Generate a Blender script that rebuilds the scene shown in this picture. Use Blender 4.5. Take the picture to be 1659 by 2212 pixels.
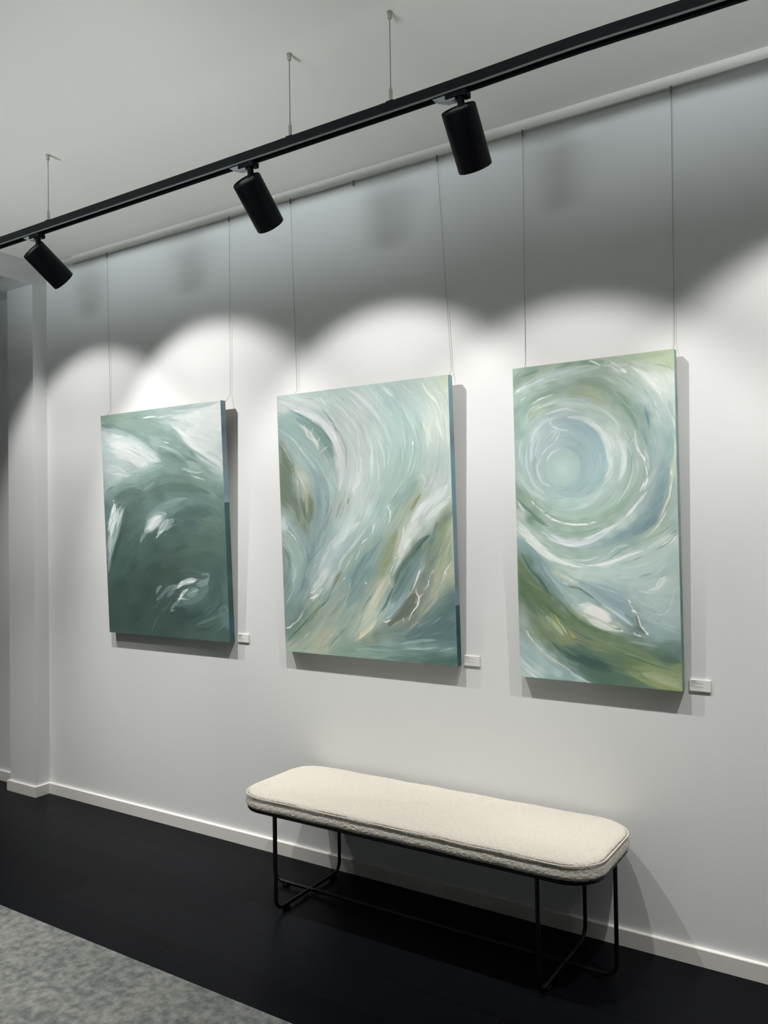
import bpy, bmesh, math, random
import numpy as np
from mathutils import Vector, Matrix

S = bpy.context.scene
for o in list(bpy.data.objects): bpy.data.objects.remove(o)

# ---------------------------------------------------------------- camera
cam = bpy.data.cameras.new('camera'); cam_o = bpy.data.objects.new('camera', cam); S.collection.objects.link(cam_o)
R_, U_, F_ = Vector((0.84027478, 0.54195764, -0.01483933)), Vector((0.02172985, -0.00631694, 0.99974392)), Vector((-0.54172512, 0.84038207, 0.01708462))
M = Matrix((R_, U_, -F_)).transposed().to_4x4(); M.translation = Vector((0, -2.90681, 1.5)); cam_o.matrix_world = M
cam.sensor_fit = 'VERTICAL'; cam.sensor_height = 24.0; cam.sensor_width = 18.0; cam.lens = 24.0*1765.613/2212
cam.clip_start = .02; S.camera = cam_o

# ---------------------------------------------------------------- light and exposure
S.view_settings.view_transform = 'Standard'; S.view_settings.look = 'None'; S.view_settings.gamma = 1.0
S.view_settings.use_curve_mapping = False; S.view_settings.exposure = 0.0
SPOT_W = 156.0            # each track spotlight
SPOT_COL = (1.0, .962, .925)
UP_W = 7.0              # each added fill uplighter, unseen behind the viewer
DOWN_W = 220.0           # added fill downlights, out of view
UP_TILT, UP_SPREAD = math.radians(67), 30
UP_POS = [(-2.9, -3.3, 'nearer the far end of the room'), (.2, -3.5, 'nearer the right wall')]
DOWNS = [(-2.4, -2.4, 1.1, 'above the rug'), (-3.7, -1.5, 1.0, 'in front of the pillar, left of the photo')]
FILL_COL = (.93, 1.0, 1.02)
w = bpy.data.worlds.new('world'); S.world = w; w.use_nodes = True
w.node_tree.nodes['Background'].inputs[0].default_value = (.05, .05, .05, 1); w.node_tree.nodes['Background'].inputs[1].default_value = .2

# ---------------------------------------------------------------- helpers
COL = S.collection
def mat(name, col, rough=.6, metal=0., spec=.5, build=None):
    m = bpy.data.materials.new(name); m.use_nodes = True; nt = m.node_tree; b = nt.nodes['Principled BSDF']
    b.inputs['Base Color'].default_value = (*col, 1); b.inputs['Roughness'].default_value = rough
    b.inputs['Metallic'].default_value = metal; b.inputs['Specular IOR Level'].default_value = spec
    if build: build(nt, b)
    return m
def nd(nt, t, **kw):
    n = nt.nodes.new(t)
    for k, v in kw.items():
        if k in n.inputs.keys(): n.inputs[k].default_value = v
        else: setattr(n, k, v)
    return n
def obj(name, bm, m, parent=None, smooth=False, loc=None):
    me = bpy.data.meshes.new(name); bm.normal_update(); bm.to_mesh(me); bm.free()
    if smooth:
        for p in me.polygons: p.use_smooth = True
        try: me.set_sharp_from_angle(angle=math.radians(35))
        except Exception: pass
    for k in (m if isinstance(m, (list, tuple)) else [m]): me.materials.append(k)
    o = bpy.data.objects.new(name, me); COL.objects.link(o)
    if parent: o.parent = parent
    if loc: o.location = loc
    return o
def thing(name, label, cat, loc=(0, 0, 0), group=None):
    o = bpy.data.objects.new(name, None); COL.objects.link(o); o.location = loc; o.empty_display_size = .05
    return tag(o, label, cat, group)
def tag(o, label, cat, group=None):
    o['label'] = label; o['category'] = cat
    if group: o['group'] = group
    return o
def struct(name, bm, m, label=None):
    o = obj(name, bm, m); o['kind'] = 'structure'
    if label: o['label'] = label
    return o
def dup(root, loc, label):
    r = root.copy(); COL.objects.link(r); r.location = loc; r['label'] = label
    for ch in list(root.children):
        c = ch.copy(); COL.objects.link(c); c.parent = r
        for g in list(ch.children):
            d = g.copy(); COL.objects.link(d); d.parent = c
    return r
def box(bm, a, b, bev=0.):
    vs = [bm.verts.new((x, y, z)) for x in (a[0], b[0]) for y in (a[1], b[1]) for z in (a[2], b[2])]
    fs = [bm.faces.new([vs[i] for i in f]) for f in ((0, 1, 3, 2), (4, 6, 7, 5), (0, 4, 5, 1), (2, 3, 7, 6), (0, 2, 6, 4), (1, 5, 7, 3))]
    if bev: bmesh.ops.bevel(bm, geom=list({e for f in fs for e in f.edges}), offset=bev, segments=2, affect='EDGES', profile=.5)
    return bm
def BX(a, b, bev=0.): return box(bmesh.new(), a, b, bev)
def tube(bm, P, r, n=10, closed=False, caps=True):
    P = [Vector(p) for p in P]; rings = []; prev = None
    for i, p in enumerate(P):
        if closed: t = (P[(i+1) % len(P)]-P[i-1])
        else: t = P[min(i+1, len(P)-1)]-P[max(i-1, 0)]
        t.normalize()
        a = prev if prev is not None else (Vector((0, 0, 1)) if abs(t.z) < .9 else Vector((1, 0, 0)))
        a = (a-t*a.dot(t)); a.normalize(); prev = a; b = t.cross(a)
        rr = r[i] if isinstance(r, (list, tuple)) else r
        rings.append([bm.verts.new(p+a*(rr*math.cos(2*math.pi*k/n))+b*(rr*math.sin(2*math.pi*k/n))) for k in range(n)])
    m = len(rings)
    for i in range(m if closed else m-1):
        A, B = rings[i], rings[(i+1) % m]
        for k in range(n): bm.faces.new((A[k], A[(k+1) % n], B[(k+1) % n], B[k]))
    if not closed and caps:
        bm.faces.new(rings[0][::-1]); bm.faces.new(rings[-1])
    return bm
def lathe(bm, prof, n=32, M=None):
    """prof: list of (radius, z); revolved about z, then moved by M"""
    rings = []
    for r, z in prof:
        if r < 1e-5: rings.append([bm.verts.new((0, 0, z))])
        else: rings.append([bm.verts.new((r*math.cos(2*math.pi*k/n), r*math.sin(2*math.pi*k/n), z)) for k in range(n)])
    for A, B in zip(rings, rings[1:]):
        for k in range(n):
            if len(A) == 1 and len(B) == 1: continue
            if len(A) == 1: bm.faces.new((A[0], B[k], B[(k+1) % n]))
            elif len(B) == 1: bm.faces.new((A[(k+1) % n], A[k], B[0]))
            else: bm.faces.new((A[(k+1) % n], A[k], B[k], B[(k+1) % n]))
    if M is not None: bmesh.ops.transform(bm, matrix=M, verts=[v for r in rings for v in r])
    bmesh.ops.recalc_face_normals(bm, faces=bm.faces)
    return bm
def prism(bm, prof, x0, x1):
    """closed profile of (y, z) swept along x"""
    A = [bm.verts.new((x0, y, z)) for y, z in prof]; B = [bm.verts.new((x1, y, z)) for y, z in prof]; n = len(prof)
    for k in range(n): bm.faces.new((A[k], A[(k+1) % n], B[(k+1) % n], B[k]))
    bm.faces.new(A[::-1]); bm.faces.new(B); bmesh.ops.recalc_face_normals(bm, faces=bm.faces)
    return bm

# ---------------------------------------------------------------- materials
def plaster(scale, strength):
    def f(nt, b):
        tc = nd(nt, 'ShaderNodeTexCoord'); n = nd(nt, 'ShaderNodeTexNoise', Scale=scale, Detail=5.0, Roughness=.6)
        bp = nd(nt, 'ShaderNodeBump', Strength=strength, Distance=.002)
        nt.links.new(tc.outputs['Object'], n.inputs['Vector']); nt.links.new(n.outputs['Fac'], bp.inputs['Height']); nt.links.new(bp.outputs[0], b.inputs['Normal'])
    return f
m_wall = mat('white_wall_paint', (.78, .80, .805), .55, spec=.25, build=plaster(90, .12))
m_ceil = mat('ceiling_paint', (.88, .865, .82), .8, spec=.2, build=plaster(60, .1))
m_trim = mat('white_gloss_trim', (.81, .80, .77), .35, spec=.4)
def boards(nt, b):
    tc = nd(nt, 'ShaderNodeTexCoord'); mp = nd(nt, 'ShaderNodeMapping'); mp.inputs['Location'].default_value = (.37, .016, 0)
    br = nd(nt, 'ShaderNodeTexBrick', offset=.37, offset_frequency=2); br.inputs['Scale'].default_value = 1.0
    br.inputs['Brick Width'].default_value = 1.9; br.inputs['Row Height'].default_value = .2; br.inputs['Mortar Size'].default_value = .0018
    br.inputs['Mortar Smooth'].default_value = .3; br.inputs['Bias'].default_value = 0
    br.inputs['Color1'].default_value = (.0018, .0022, .0036, 1); br.inputs['Color2'].default_value = (.0042, .0048, .0066, 1); br.inputs['Mortar'].default_value = (.001, .001, .001, 1)
    nt.links.new(tc.outputs['Object'], mp.inputs[0]); nt.links.new(mp.outputs[0], br.inputs[0]); nt.links.new(br.outputs['Color'], b.inputs['Base Color'])
    m2 = nd(nt, 'ShaderNodeMapping'); m2.inputs['Scale'].default_value = (3, 60, 1); n = nd(nt, 'ShaderNodeTexNoise', Scale=1.0, Detail=6.0)
    nt.links.new(tc.outputs['Object'], m2.inputs[0]); nt.links.new(m2.outputs[0], n.inputs[0])
    mr = nd(nt, 'ShaderNodeMapRange'); mr.inputs['To Min'].default_value = .26; mr.inputs['To Max'].default_value = .38
    nt.links.new(n.outputs['Fac'], mr.inputs['Value']); nt.links.new(mr.outputs[0], b.inputs['Roughness'])
    bp = nd(nt, 'ShaderNodeBump', Strength=.15, Distance=.001); nt.links.new(n.outputs['Fac'], bp.inputs['Height'])
    b2 = nd(nt, 'ShaderNodeBump', Strength=.5, Distance=.002, invert=True); nt.links.new(br.outputs['Fac'], b2.inputs['Height']); nt.links.new(bp.outputs[0], b2.inputs['Normal'])
    nt.links.new(b2.outputs[0], b.inputs['Normal'])
m_floor = mat('black_floor_boards', (.01, .01, .012), .45, spec=.05, build=boards)
def rugmix(nt, b):
    tc = nd(nt, 'ShaderNodeTexCoord')
    n1 = nd(nt, 'ShaderNodeTexNoise', Scale=32.0, Detail=6.0, Roughness=.62); n2 = nd(nt, 'ShaderNodeTexNoise', Scale=5.0, Detail=4.0)
    n3 = nd(nt, 'ShaderNodeTexNoise', Scale=420.0, Detail=2.0)
    for n in (n1, n2, n3): nt.links.new(tc.outputs['Object'], n.inputs['Vector'])
    a = nd(nt, 'ShaderNodeMath', operation='MULTIPLY_ADD'); a.inputs[1].default_value = .35; nt.links.new(n2.outputs['Fac'], a.inputs[0]); nt.links.new(n1.outputs['Fac'], a.inputs[2])
    cr = nd(nt, 'ShaderNodeValToRGB'); e = cr.color_ramp.elements; e[0].position = .54; e[0].color = (.115, .125, .123, 1); e[1].position = .82; e[1].color = (.235, .245, .23, 1)
    nt.links.new(a.outputs[0], cr.inputs[0]); nt.links.new(cr.outputs[0], b.inputs['Base Color'])
    bp = nd(nt, 'ShaderNodeBump', Strength=.4, Distance=.002); nt.links.new(n3.outputs['Fac'], bp.inputs['Height']); nt.links.new(bp.outputs[0], b.inputs['Normal'])
m_rug = mat('mottled_grey_pile', (.25, .26, .25), .95, spec=.1, build=rugmix)
m_black = mat('black_powder_coat', (.003, .0035, .006), .5, spec=.15)
m_track = mat('black_track_aluminium', (.0035, .005, .0065), .42, spec=.2)
m_lip = mat('track_lip_reflection', (.13, .14, .14), .35, spec=.5)  # grey paints in the light reflected along the track's lip
m_steel = mat('brushed_steel', (.42, .40, .38), .38, metal=.8)
m_cable = mat('steel_cable', (.20, .19, .20), .45, metal=.6)
m_clear = mat('smoky_clear_plastic', (.30, .32, .34), .3, spec=.5)
m_vent = mat('grey_heat_sink', (.16, .17, .17), .5, metal=.4)
m_bench = mat('black_bench_metal', (.004, .004, .006), .4, spec=.3)
m_card = mat('white_foam_board', (.82, .82, .80), .6, spec=.3)
m_ink = mat('dark_grey_print', (.22, .22, .22), .7)
m_wire = mat('picture_wire', (.14, .14, .14), .5, metal=.3)
m_wood = mat('stretcher_pine', (.5, .4, .28), .7)
def lens(nt, b): b.inputs['Emission Color'].default_value = (*SPOT_COL, 1); b.inputs['Emission Strength'].default_value = 2.0
m_lens = mat('lit_lamp_lens', (.9, .9, .85), .3, build=lens)
def panel(nt, b): b.inputs['Emission Color'].default_value = (*FILL_COL, 1); b.inputs['Emission Strength'].default_value = .4
m_panel = mat('added_light_panel', (.9, .9, .9), .4, build=panel)  # glowing face of the added uplighters
def boucle(scale_, strength, dist):
    def f(nt, b):
        tc = nd(nt, 'ShaderNodeTexCoord'); v = nd(nt, 'ShaderNodeTexVoronoi', Scale=scale_); n = nd(nt, 'ShaderNodeTexNoise', Scale=scale_*.55, Detail=6.0, Roughness=.7)
        nt.links.new(tc.outputs['Object'], n.inputs['Vector'])
        ad = nd(nt, 'ShaderNodeVectorMath', operation='MULTIPLY_ADD'); ad.inputs[1].default_value = (.012,)*3
        nt.links.new(n.outputs['Color'], ad.inputs[0]); nt.links.new(tc.outputs['Object'], ad.inputs[2]); nt.links.new(ad.outputs[0], v.inputs['Vector'])
        mx = nd(nt, 'ShaderNodeMath', operation='MULTIPLY_ADD'); mx.inputs[1].default_value = -.8; nt.links.new(v.outputs['Distance'], mx.inputs[0]); nt.links.new(n.outputs['Fac'], mx.inputs[2])
        bp = nd(nt, 'ShaderNodeBump', Strength=strength, Distance=dist); nt.links.new(mx.outputs[0], bp.inputs['Height']); nt.links.new(bp.outputs[0], b.inputs['Normal'])
        cr = nd(nt, 'ShaderNodeValToRGB'); e = cr.color_ramp.elements; e[0].position = 0; e[0].color = (.74, .705, .61, 1); e[1].position = .6; e[1].color = (.90, .87, .785, 1)
        nt.links.new(mx.outputs[0], cr.inputs[0]); nt.links.new(cr.outputs[0], b.inputs['Base Color'])
        b.inputs['Sheen Weight'].default_value = .3; b.inputs['Sheen Roughness'].default_value = .5
    return f
m_boucle = mat('cream_boucle', (.75, .71, .6), .95, spec=.1, build=boucle(230, .75, .005))
def paintmat(nt, b):
    vc = nd(nt, 'ShaderNodeVertexColor', layer_name='paint'); nt.links.new(vc.outputs['Color'], b.inputs['Base Color'])
    tc = nd(nt, 'ShaderNodeTexCoord'); n = nd(nt, 'ShaderNodeTexNoise', Scale=160.0, Detail=4.0); nt.links.new(tc.outputs['Object'], n.inputs['Vector'])
    bp = nd(nt, 'ShaderNodeBump', Strength=.12, Distance=.001); nt.links.new(n.outputs['Fac'], bp.inputs['Height']); nt.links.new(bp.outputs[0], b.inputs['Normal'])
m_paint = mat('acrylic_paint', (.5, .6, .6), .55, spec=.15, build=paintmat)

# ---------------------------------------------------------------- room shell
CEIL = 3.041; WY = .008
struct('wall_back', BX((-7, WY, -.1), (3.6, WY+.15, 3.3)), m_wall)
struct('wall_left', BX((-7.15, -6, -.1), (-7, .16, 3.3)), m_wall)
struct('wall_right', BX((3.6, -6, -.1), (3.75, .16, 3.3)), m_wall)
struct('wall_front', BX((-7.15, -6.15, -.1), (3.75, -6, 3.3)), m_wall)
struct('floor', BX((-7.15, -6.15, -.1), (3.75, .16, 0)), m_floor)
struct('ceiling', BX((-7.15, -6.15, CEIL), (3.75, .16, CEIL+.1)), m_ceil)
PX0, PX1, PY = -4.43, -4.187, -.082
struct('wall_pillar', BX((PX0, PY, 0), (PX1, WY+.02, 2.91)), m_wall)
struct('ceiling_beam', BX((-7, -6, 2.91), (PX1, WY+.02, CEIL+.02)), m_wall)
BH, BT = .060, .014
def skirting(name, pts, x_end=None):
    """baseboard with a softly rounded top edge following wall points (x, y); pts listed so the room is on the right hand"""
    bm = bmesh.new(); prof = [(0, 0), (BT, 0), (BT, BH-.003), (BT-.002, BH-.0005), (BT-.004, BH), (0, BH)]
    P = [Vector((x, y, 0)) for x, y in pts]; rings = []
    for i, p in enumerate(P):
        d0 = (P[i]-P[i-1]).normalized() if i else (P[1]-P[0]).normalized(); d1 = (P[i+1]-P[i]).normalized() if i < len(P)-1 else d0
        n0 = Vector((d0.y, -d0.x, 0)); n1 = Vector((d1.y, -d1.x, 0)); m = (n0+n1); m = m/(m.length_squared/2) if m.length_squared > 1e-6 else n0
        rings.append([bm.verts.new(p+m*o+Vector((0, 0, z))) for o, z in prof])
    for A, B in zip(rings, rings[1:]):
        for k in range(len(prof)): bm.faces.new((A[k], A[(k+1) % 6], B[(k+1) % 6], B[k]))
    bm.faces.new(rings[0]); bm.faces.new(rings[-1][::-1]); bmesh.ops.recalc_face_normals(bm, faces=bm.faces)
    return struct(name, bm, m_trim)
skirting('baseboard_back', [(-7, WY), (PX0, WY), (PX0, PY), (PX1, PY), (PX1, WY), (3.6, WY)])
skirting('baseboard_left', [(-7, -6), (-7, WY-BT)])
skirting('baseboard_right', [(3.6, WY-BT), (3.6, -6)])
# white picture rail under the ceiling
struct('trim_1', prism(bmesh.new(), [(WY, 3.004), (WY-.004, 3.002), (-.008, 3.002), (-.008, CEIL), (WY, CEIL)], -3.933, 3.6), m_trim)

# grey rug on the boards
bm = BX((-6.6, -4.6, 0), (2.4, -.976, .005), .002)
tag(obj('rug', bm, m_rug), 'large mottled grey flat rug lying on the black floor boards', 'rug')

# ---------------------------------------------------------------- painting engine (numpy brush work)
def homog(src, dst):
    A = []
    for (x, y), (u, v) in zip(src, dst):
        A.append([x, y, 1, 0, 0, 0, -u*x, -u*y, u]); A.append([0, 0, 0, x, y, 1, -v*x, -v*y, v])
    A = np.array(A, float)
    return np.append(np.linalg.solve(A[:, :8], A[:, 8]), 1).reshape(3, 3)

def to_lin(c):
    c = np.asarray(c, float)
    return np.where(c <= .04045, c/12.92, ((c+.055)/1.055)**2.4)

def hexc(s):
    return np.array([int(s[i:i+2], 16)/255 for i in (0, 2, 4)])

def spline(P, step=3.0):
    P = np.asarray(P, float)
    if len(P) == 2:
        n = max(2, int(np.hypot(*(P[1]-P[0]))/step)); t = np.linspace(0, 1, n)[:, None]
        return P[0]*(1-t)+P[1]*t
    Q = np.vstack([2*P[0]-P[1], P, 2*P[-1]-P[-2]]); out = []
    for i in range(1, len(Q)-2):
        a, b, c, d = Q[i-1:i+3]; n = max(2, int(np.hypot(*(c-b))/step))
        t = np.arange(n)[:, None]/n
        out.append(.5*((2*b)+(c-a)*t+(2*a-5*b+4*c-d)*t*t+(3*b-a-3*c+d)*t**3))
    out.append(P[-1:]); return np.vstack(out)

class Painting:
    def __init__(s, W, H, corners, seed):
        s.W, s.H = W, H; s.rng = np.random.RandomState(seed)
        s.M = homog(corners, [(0, 0), (W, 0), (W, H), (0, H)])
        s.k = W/np.hypot(corners[1][0]-corners[0][0], corners[1][1]-corners[0][1])
        s.img = np.zeros((H, W, 3)); s.guides = []
    def uv(s, P):
        P = np.asarray(P, float).reshape(-1, 2); q = np.c_[P, np.ones(len(P))] @ s.M.T
        return q[:, :2]/q[:, 2:]
    def base(s, txt, power=3.2, low='', dy=0):
        P = []; C = []
        for t, o in [(t, 0) for t in txt.split()]+[(t, dy) for t in low.split()]:
            x, y, c = t.split(','); P.append((float(x), float(y)+o)); C.append(hexc(c))
        P = s.uv(P); C = np.array(C)
        yy, xx = np.mgrid[0:s.H:4, 0:s.W:4]
        w = ((xx[..., None]-P[:, 0])**2+(yy[..., None]-P[:, 1])**2+30)**(-power/2)
        lo = (w @ C)/w.sum(-1, keepdims=True)
        s.img = s.resize(lo)
    def resize(s, lo):
        h, w = lo.shape[:2]
        y = np.clip((np.arange(s.H))/4, 0, h-1.001); x = np.clip(np.arange(s.W)/4, 0, w-1.001)
        y0 = y.astype(int); x0 = x.astype(int); fy = (y-y0)[:, None, None]; fx = (x-x0)[None, :, None]
        y1 = np.minimum(y0+1, h-1); x1 = np.minimum(x0+1, w-1)
        return (lo[y0][:, x0]*(1-fy)*(1-fx)+lo[y1][:, x0]*fy*(1-fx)+lo[y0][:, x1]*(1-fy)*fx+lo[y1][:, x1]*fy*fx)
    def guide(s, *ls):
        for l in ls: s.guides.append(spline(s.uv(np.array(l.replace(';', ' ').replace(',', ' ').split(), float).reshape(-1, 2)), 12))
    def field(s):
        P = []; A = []
        for g in s.guides:
            d = np.diff(g, axis=0); P.append((g[1:]+g[:-1])/2); A.append(np.arctan2(d[:, 1], d[:, 0]))
        P = np.vstack(P); A = np.concatenate(A)
        yy, xx = np.mgrid[0:s.H:8, 0:s.W:8]
        w = 1/((xx[..., None]-P[:, 0])**2+(yy[..., None]-P[:, 1])**2+60)**1.7
        s.ang = .5*np.arctan2((w*np.sin(2*A)).sum(-1), (w*np.cos(2*A)).sum(-1))
    def trace(s, p, L):
        def go(sg):
            q = np.array(p, float); prev = None; out = []
            for _ in range(max(1, int(L/2/5))):
                iy = int(min(max(q[1]/8, 0), s.ang.shape[0]-1)); ix = int(min(max(q[0]/8, 0), s.ang.shape[1]-1))
                a = s.ang[iy, ix]; d = np.array([math.cos(a), math.sin(a)])*sg
                if prev is not None and d @ prev < 0: d = -d
                prev = d; q = q+d*5; out.append(q)
            return out
        a = go(1); b = go(-1); return np.array(b[::-1]+[np.array(p, float)]+a)
    def dab(s, P, w, col, alpha, soft=.5, bristle=.6, taper=.35, rag=0., end=None):
        """one brush stroke along P (grid units): w width, soft edge share, bristle streaks, tapered ends"""
        m = w*.6+2+rag*w
        x0 = max(0, int(P[:, 0].min()-m)); x1 = min(s.W, int(P[:, 0].max()+m)+1)
        y0 = max(0, int(P[:, 1].min()-m)); y1 = min(s.H, int(P[:, 1].max()+m)+1)
        if x1 <= x0 or y1 <= y0: return
        yy, xx = np.mgrid[y0:y1, x0:x1]; best = np.full(xx.shape, 1e9); T = np.zeros(xx.shape); D = np.zeros(xx.shape)
        seg = np.diff(P, axis=0); ln = np.hypot(seg[:, 0], seg[:, 1])+1e-6; cum = np.r_[0, np.cumsum(ln)]; tot = cum[-1]
        for i in range(len(seg)):
            a = P[i]; bx0 = int(max(min(a[0], P[i+1, 0])-m-x0, 0)); bx1 = int(max(a[0], P[i+1, 0])+m-x0)+1
            by0 = int(max(min(a[1], P[i+1, 1])-m-y0, 0)); by1 = int(max(a[1], P[i+1, 1])+m-y0)+1
            if bx1 <= 0 or by1 <= 0 or bx0 >= xx.shape[1] or by0 >= xx.shape[0]: continue
            sl = (slice(by0, by1), slice(bx0, bx1))
            dx = xx[sl]-a[0]; dy = yy[sl]-a[1]; ux, uy = seg[i]/ln[i]
            t = np.clip(dx*ux+dy*uy, 0, ln[i]); ex = dx-t*ux; ey = dy-t*uy; d = np.hypot(ex, ey)
            k = d < best[sl]
            best[sl] = np.where(k, d, best[sl]); T[sl] = np.where(k, cum[i]+t, T[sl]); D[sl] = np.where(k, np.where(ux*ey-uy*ex > 0, d, -d), D[sl])
        tt = T/tot
        prof = np.clip(np.minimum(tt, 1-tt)/max(taper, 1e-3), 0, 1)**.6 if taper > 0 else 1.
        r = w/2*prof
        if rag:
            nz = s.noise(T/3.0, np.zeros_like(T)+3.3); r = r*(1+rag*(nz*2-1)); D = D+rag*w*.6*(s.noise(T/5., T*0+9)-.5); best = np.where(best < m, np.abs(D), 1e9)
        e = np.maximum(r*soft, .5)
        a = np.clip((r-best)/e+.5, 0, 1); a = a*a*(3-2*a)
        if bristle:
            n = s.noise(T/max(w*1.5, 14), D/max(w*.07, 1.1)); a = a*np.clip(1-bristle+bristle*(n*2.2-.2), 0, 1.15)
        a = np.clip(a*alpha, 0, 1)[..., None]
        c = col if end is None else col*(1-tt[..., None])+end*tt[..., None]
        s.img[y0:y1, x0:x1] = s.img[y0:y1, x0:x1]*(1-a)+c*a
    def noise(s, x, y):
        ox, oy = s.rng.rand(2)*50
        x = x+ox+200; y = y+oy+200; x0 = np.floor(x).astype(int); y0 = np.floor(y).astype(int); fx = x-x0; fy = y-y0
        fx = fx*fx*(3-2*fx); fy = fy*fy*(3-2*fy); N = s.lat
        g = lambda i, j: N[j % 256, i % 256]
        return g(x0, y0)*(1-fx)*(1-fy)+g(x0+1, y0)*fx*(1-fy)+g(x0, y0+1)*(1-fx)*fy+g(x0+1, y0+1)*fx*fy
    lat = np.random.RandomState(5).rand(256, 256)
    def strokes(s, txt, **kw):
        """lines: colour width alpha x,y x,y ... [key=value]"""
        for ln in txt.strip().split('\n'):
            ln = ln.split('#')[0].split()
            if not ln: continue
            o = dict(kw); pts = []; dy = o.pop('dy', 0)
            for t in ln[3:]:
                if '=' in t: k, v = t.split('='); o[k] = hexc(v) if k == 'end' else float(v)
                else: pts.append([float(q) for q in t.split(',')]); pts[-1][1] += dy
            P = s.uv(pts); P = spline(P, 3)
            if o.pop('g', 0): s.guides.append(spline(s.uv(pts), 12))
            s.dab(P, float(ln[1])*s.k, hexc(ln[0]), float(ln[2]), **o)
    def auto(s, n, wr, Lr, alpha, jit, tint=(1, 1, 1), region=None, bristle=.7, lum=None):
        src = s.img.copy()
        for _ in range(n):
            p = s.rng.rand(2)*(s.W, s.H)
            P = s.trace(p, s.rng.uniform(*Lr)); q = P[s.rng.randint(len(P))]
            c = src[int(min(max(q[1], 0), s.H-1)), int(min(max(q[0], 0), s.W-1))]
            j = s.rng.randn()*jit
            c = np.clip(c*(1+j)+s.rng.randn(3)*jit*.12, 0, 1)
            s.dab(P, s.rng.uniform(*wr), c, alpha*s.rng.uniform(.5, 1), soft=.7, bristle=bristle, taper=.4)
def paint_one():
    s = Painting(360, 478, [(38, 212), (1471, 27), (1586, 2917), (147, 2793)], 11)
    s.base("""80,240,8fa89a 300,290,869f93 450,230,86a196 600,150,90aaa5 800,130,a6bab5 1000,120,b9cbc8 1300,100,dfe5e4 1450,80,e5eae9 600,270,87a097 700,330,8ca69e
850,300,b0c4c0 1000,300,d5dddb 1200,250,e9ecea 1450,300,e8ebe8 1100,420,e0e5e2 1400,500,dde4e1 150,330,7f9a95 350,420,7b948b 80,400,c9d3d4 200,480,d3dada 80,560,c0cfd1
250,560,d8dcda 400,560,c5cecd 500,650,ccd2cf 650,720,d0d6d5 550,780,d5d9d7 300,680,d7dad8 90,700,b3c4c5 450,450,8ea8a1 600,450,86a199 750,420,7f9a94 900,480,84a098
700,520,9cb2ab 850,560,7e9a92 1050,600,88a59d 1000,520,9fb8b2 1250,600,d8e0dd 1450,700,d5dedb 1350,800,b6cac6 1480,850,c5d4d1 1480,950,a5bdb7 750,650,7d9992
900,700,77938b 1000,740,738e88 1150,680,6f8e88 1150,800,9cb4aa 1300,830,96b2aa 900,850,7f9b94 700,850,7f9c97 450,850,a5bab7 300,850,b5c6c3 150,800,b3c4c4
250,950,b2c4c1 450,950,92aca8 150,1000,a6bab6 100,1100,8ba6a0 600,950,7b9993 800,950,6f8b85 1050,970,6f8a80 1250,980,7b978d 1450,1050,7d9a92 300,1060,789590
500,1050,6f8c85 700,1060,66827b 900,1070,5f7b71 1100,1100,627d72 1400,1120,7f9c92 150,1150,789390 300,1180,5f7770 500,1200,5b746c 750,1170,5b766d 1000,1180,64807a
1200,1230,66827c 1480,1200,6b8a84 1100,1240,748f8b 900,1270,738e8a 700,1300,68837d 450,1300,56706a 350,1400,526a62 100,1300,5f7a77 1100,1340,56706c 1300,1320,5c7772
1480,1380,5f7c74 1350,1420,607a6f 1100,1450,506a66 1350,1500,607a70 1300,1600,536d62 900,1550,4d6660 700,1650,4f6862 300,1600,4a625c 400,1700,4e6761 200,1900,48605b
700,1800,47605a 1000,1800,4b6459 1300,1800,4e675d 1500,1700,566f64 400,2000,425a53 700,2050,405750 900,2050,435a51 1200,2000,4a635b 1450,2100,475f5b 300,2300,3d554f
600,2300,3d544c 200,2600,3c544e 450,2600,3b524b 700,2600,3f5650 1000,2600,3c524d 1200,2600,405853 1400,2550,4d6762 1550,2600,5a736f 1200,2750,455c56 1500,2800,48615a
800,2800,3d544d 1250,2300,4d6766 1100,2450,48625e 1000,2530,3b514e 1400,2300,455e5a 1500,2350,56706b""")
    s.guide('40,250 300,200 700,150 1450,60', '40,330 350,400 700,600 780,770', '60,600 300,600 600,800', '850,300 1100,560 1500,900', '700,420 1000,520 1300,780 1520,960',
            '100,1100 400,960 800,880 1150,900 1500,1080', '120,1350 350,1150 700,1040 1100,1020 1500,1200', '350,1500 600,1250 900,1120 1200,1170 1540,1380', '500,1700 700,1400 950,1270 1250,1300 1500,1550',
            '120,2050 250,1500 300,1250', '350,2000 500,1700 800,1500', '200,2300 600,1900 1100,1700 1500,1750', '600,2200 800,2050 1200,2000 1480,2200 1500,2400', '200,2700 600,2500 700,2200 900,2100',
            '500,2800 700,2500', '900,2600 1200,2600 1450,2350 1460,2100', '900,2480 1100,2540 1300,2440', '1100,2750 1400,2700 1580,2550', '160,2750 500,2770', '1100,500 1450,560', '1200,200 1460,260')
    s.field()
    s.auto(260, (8, 20), (40, 120), .35, .05)
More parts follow.
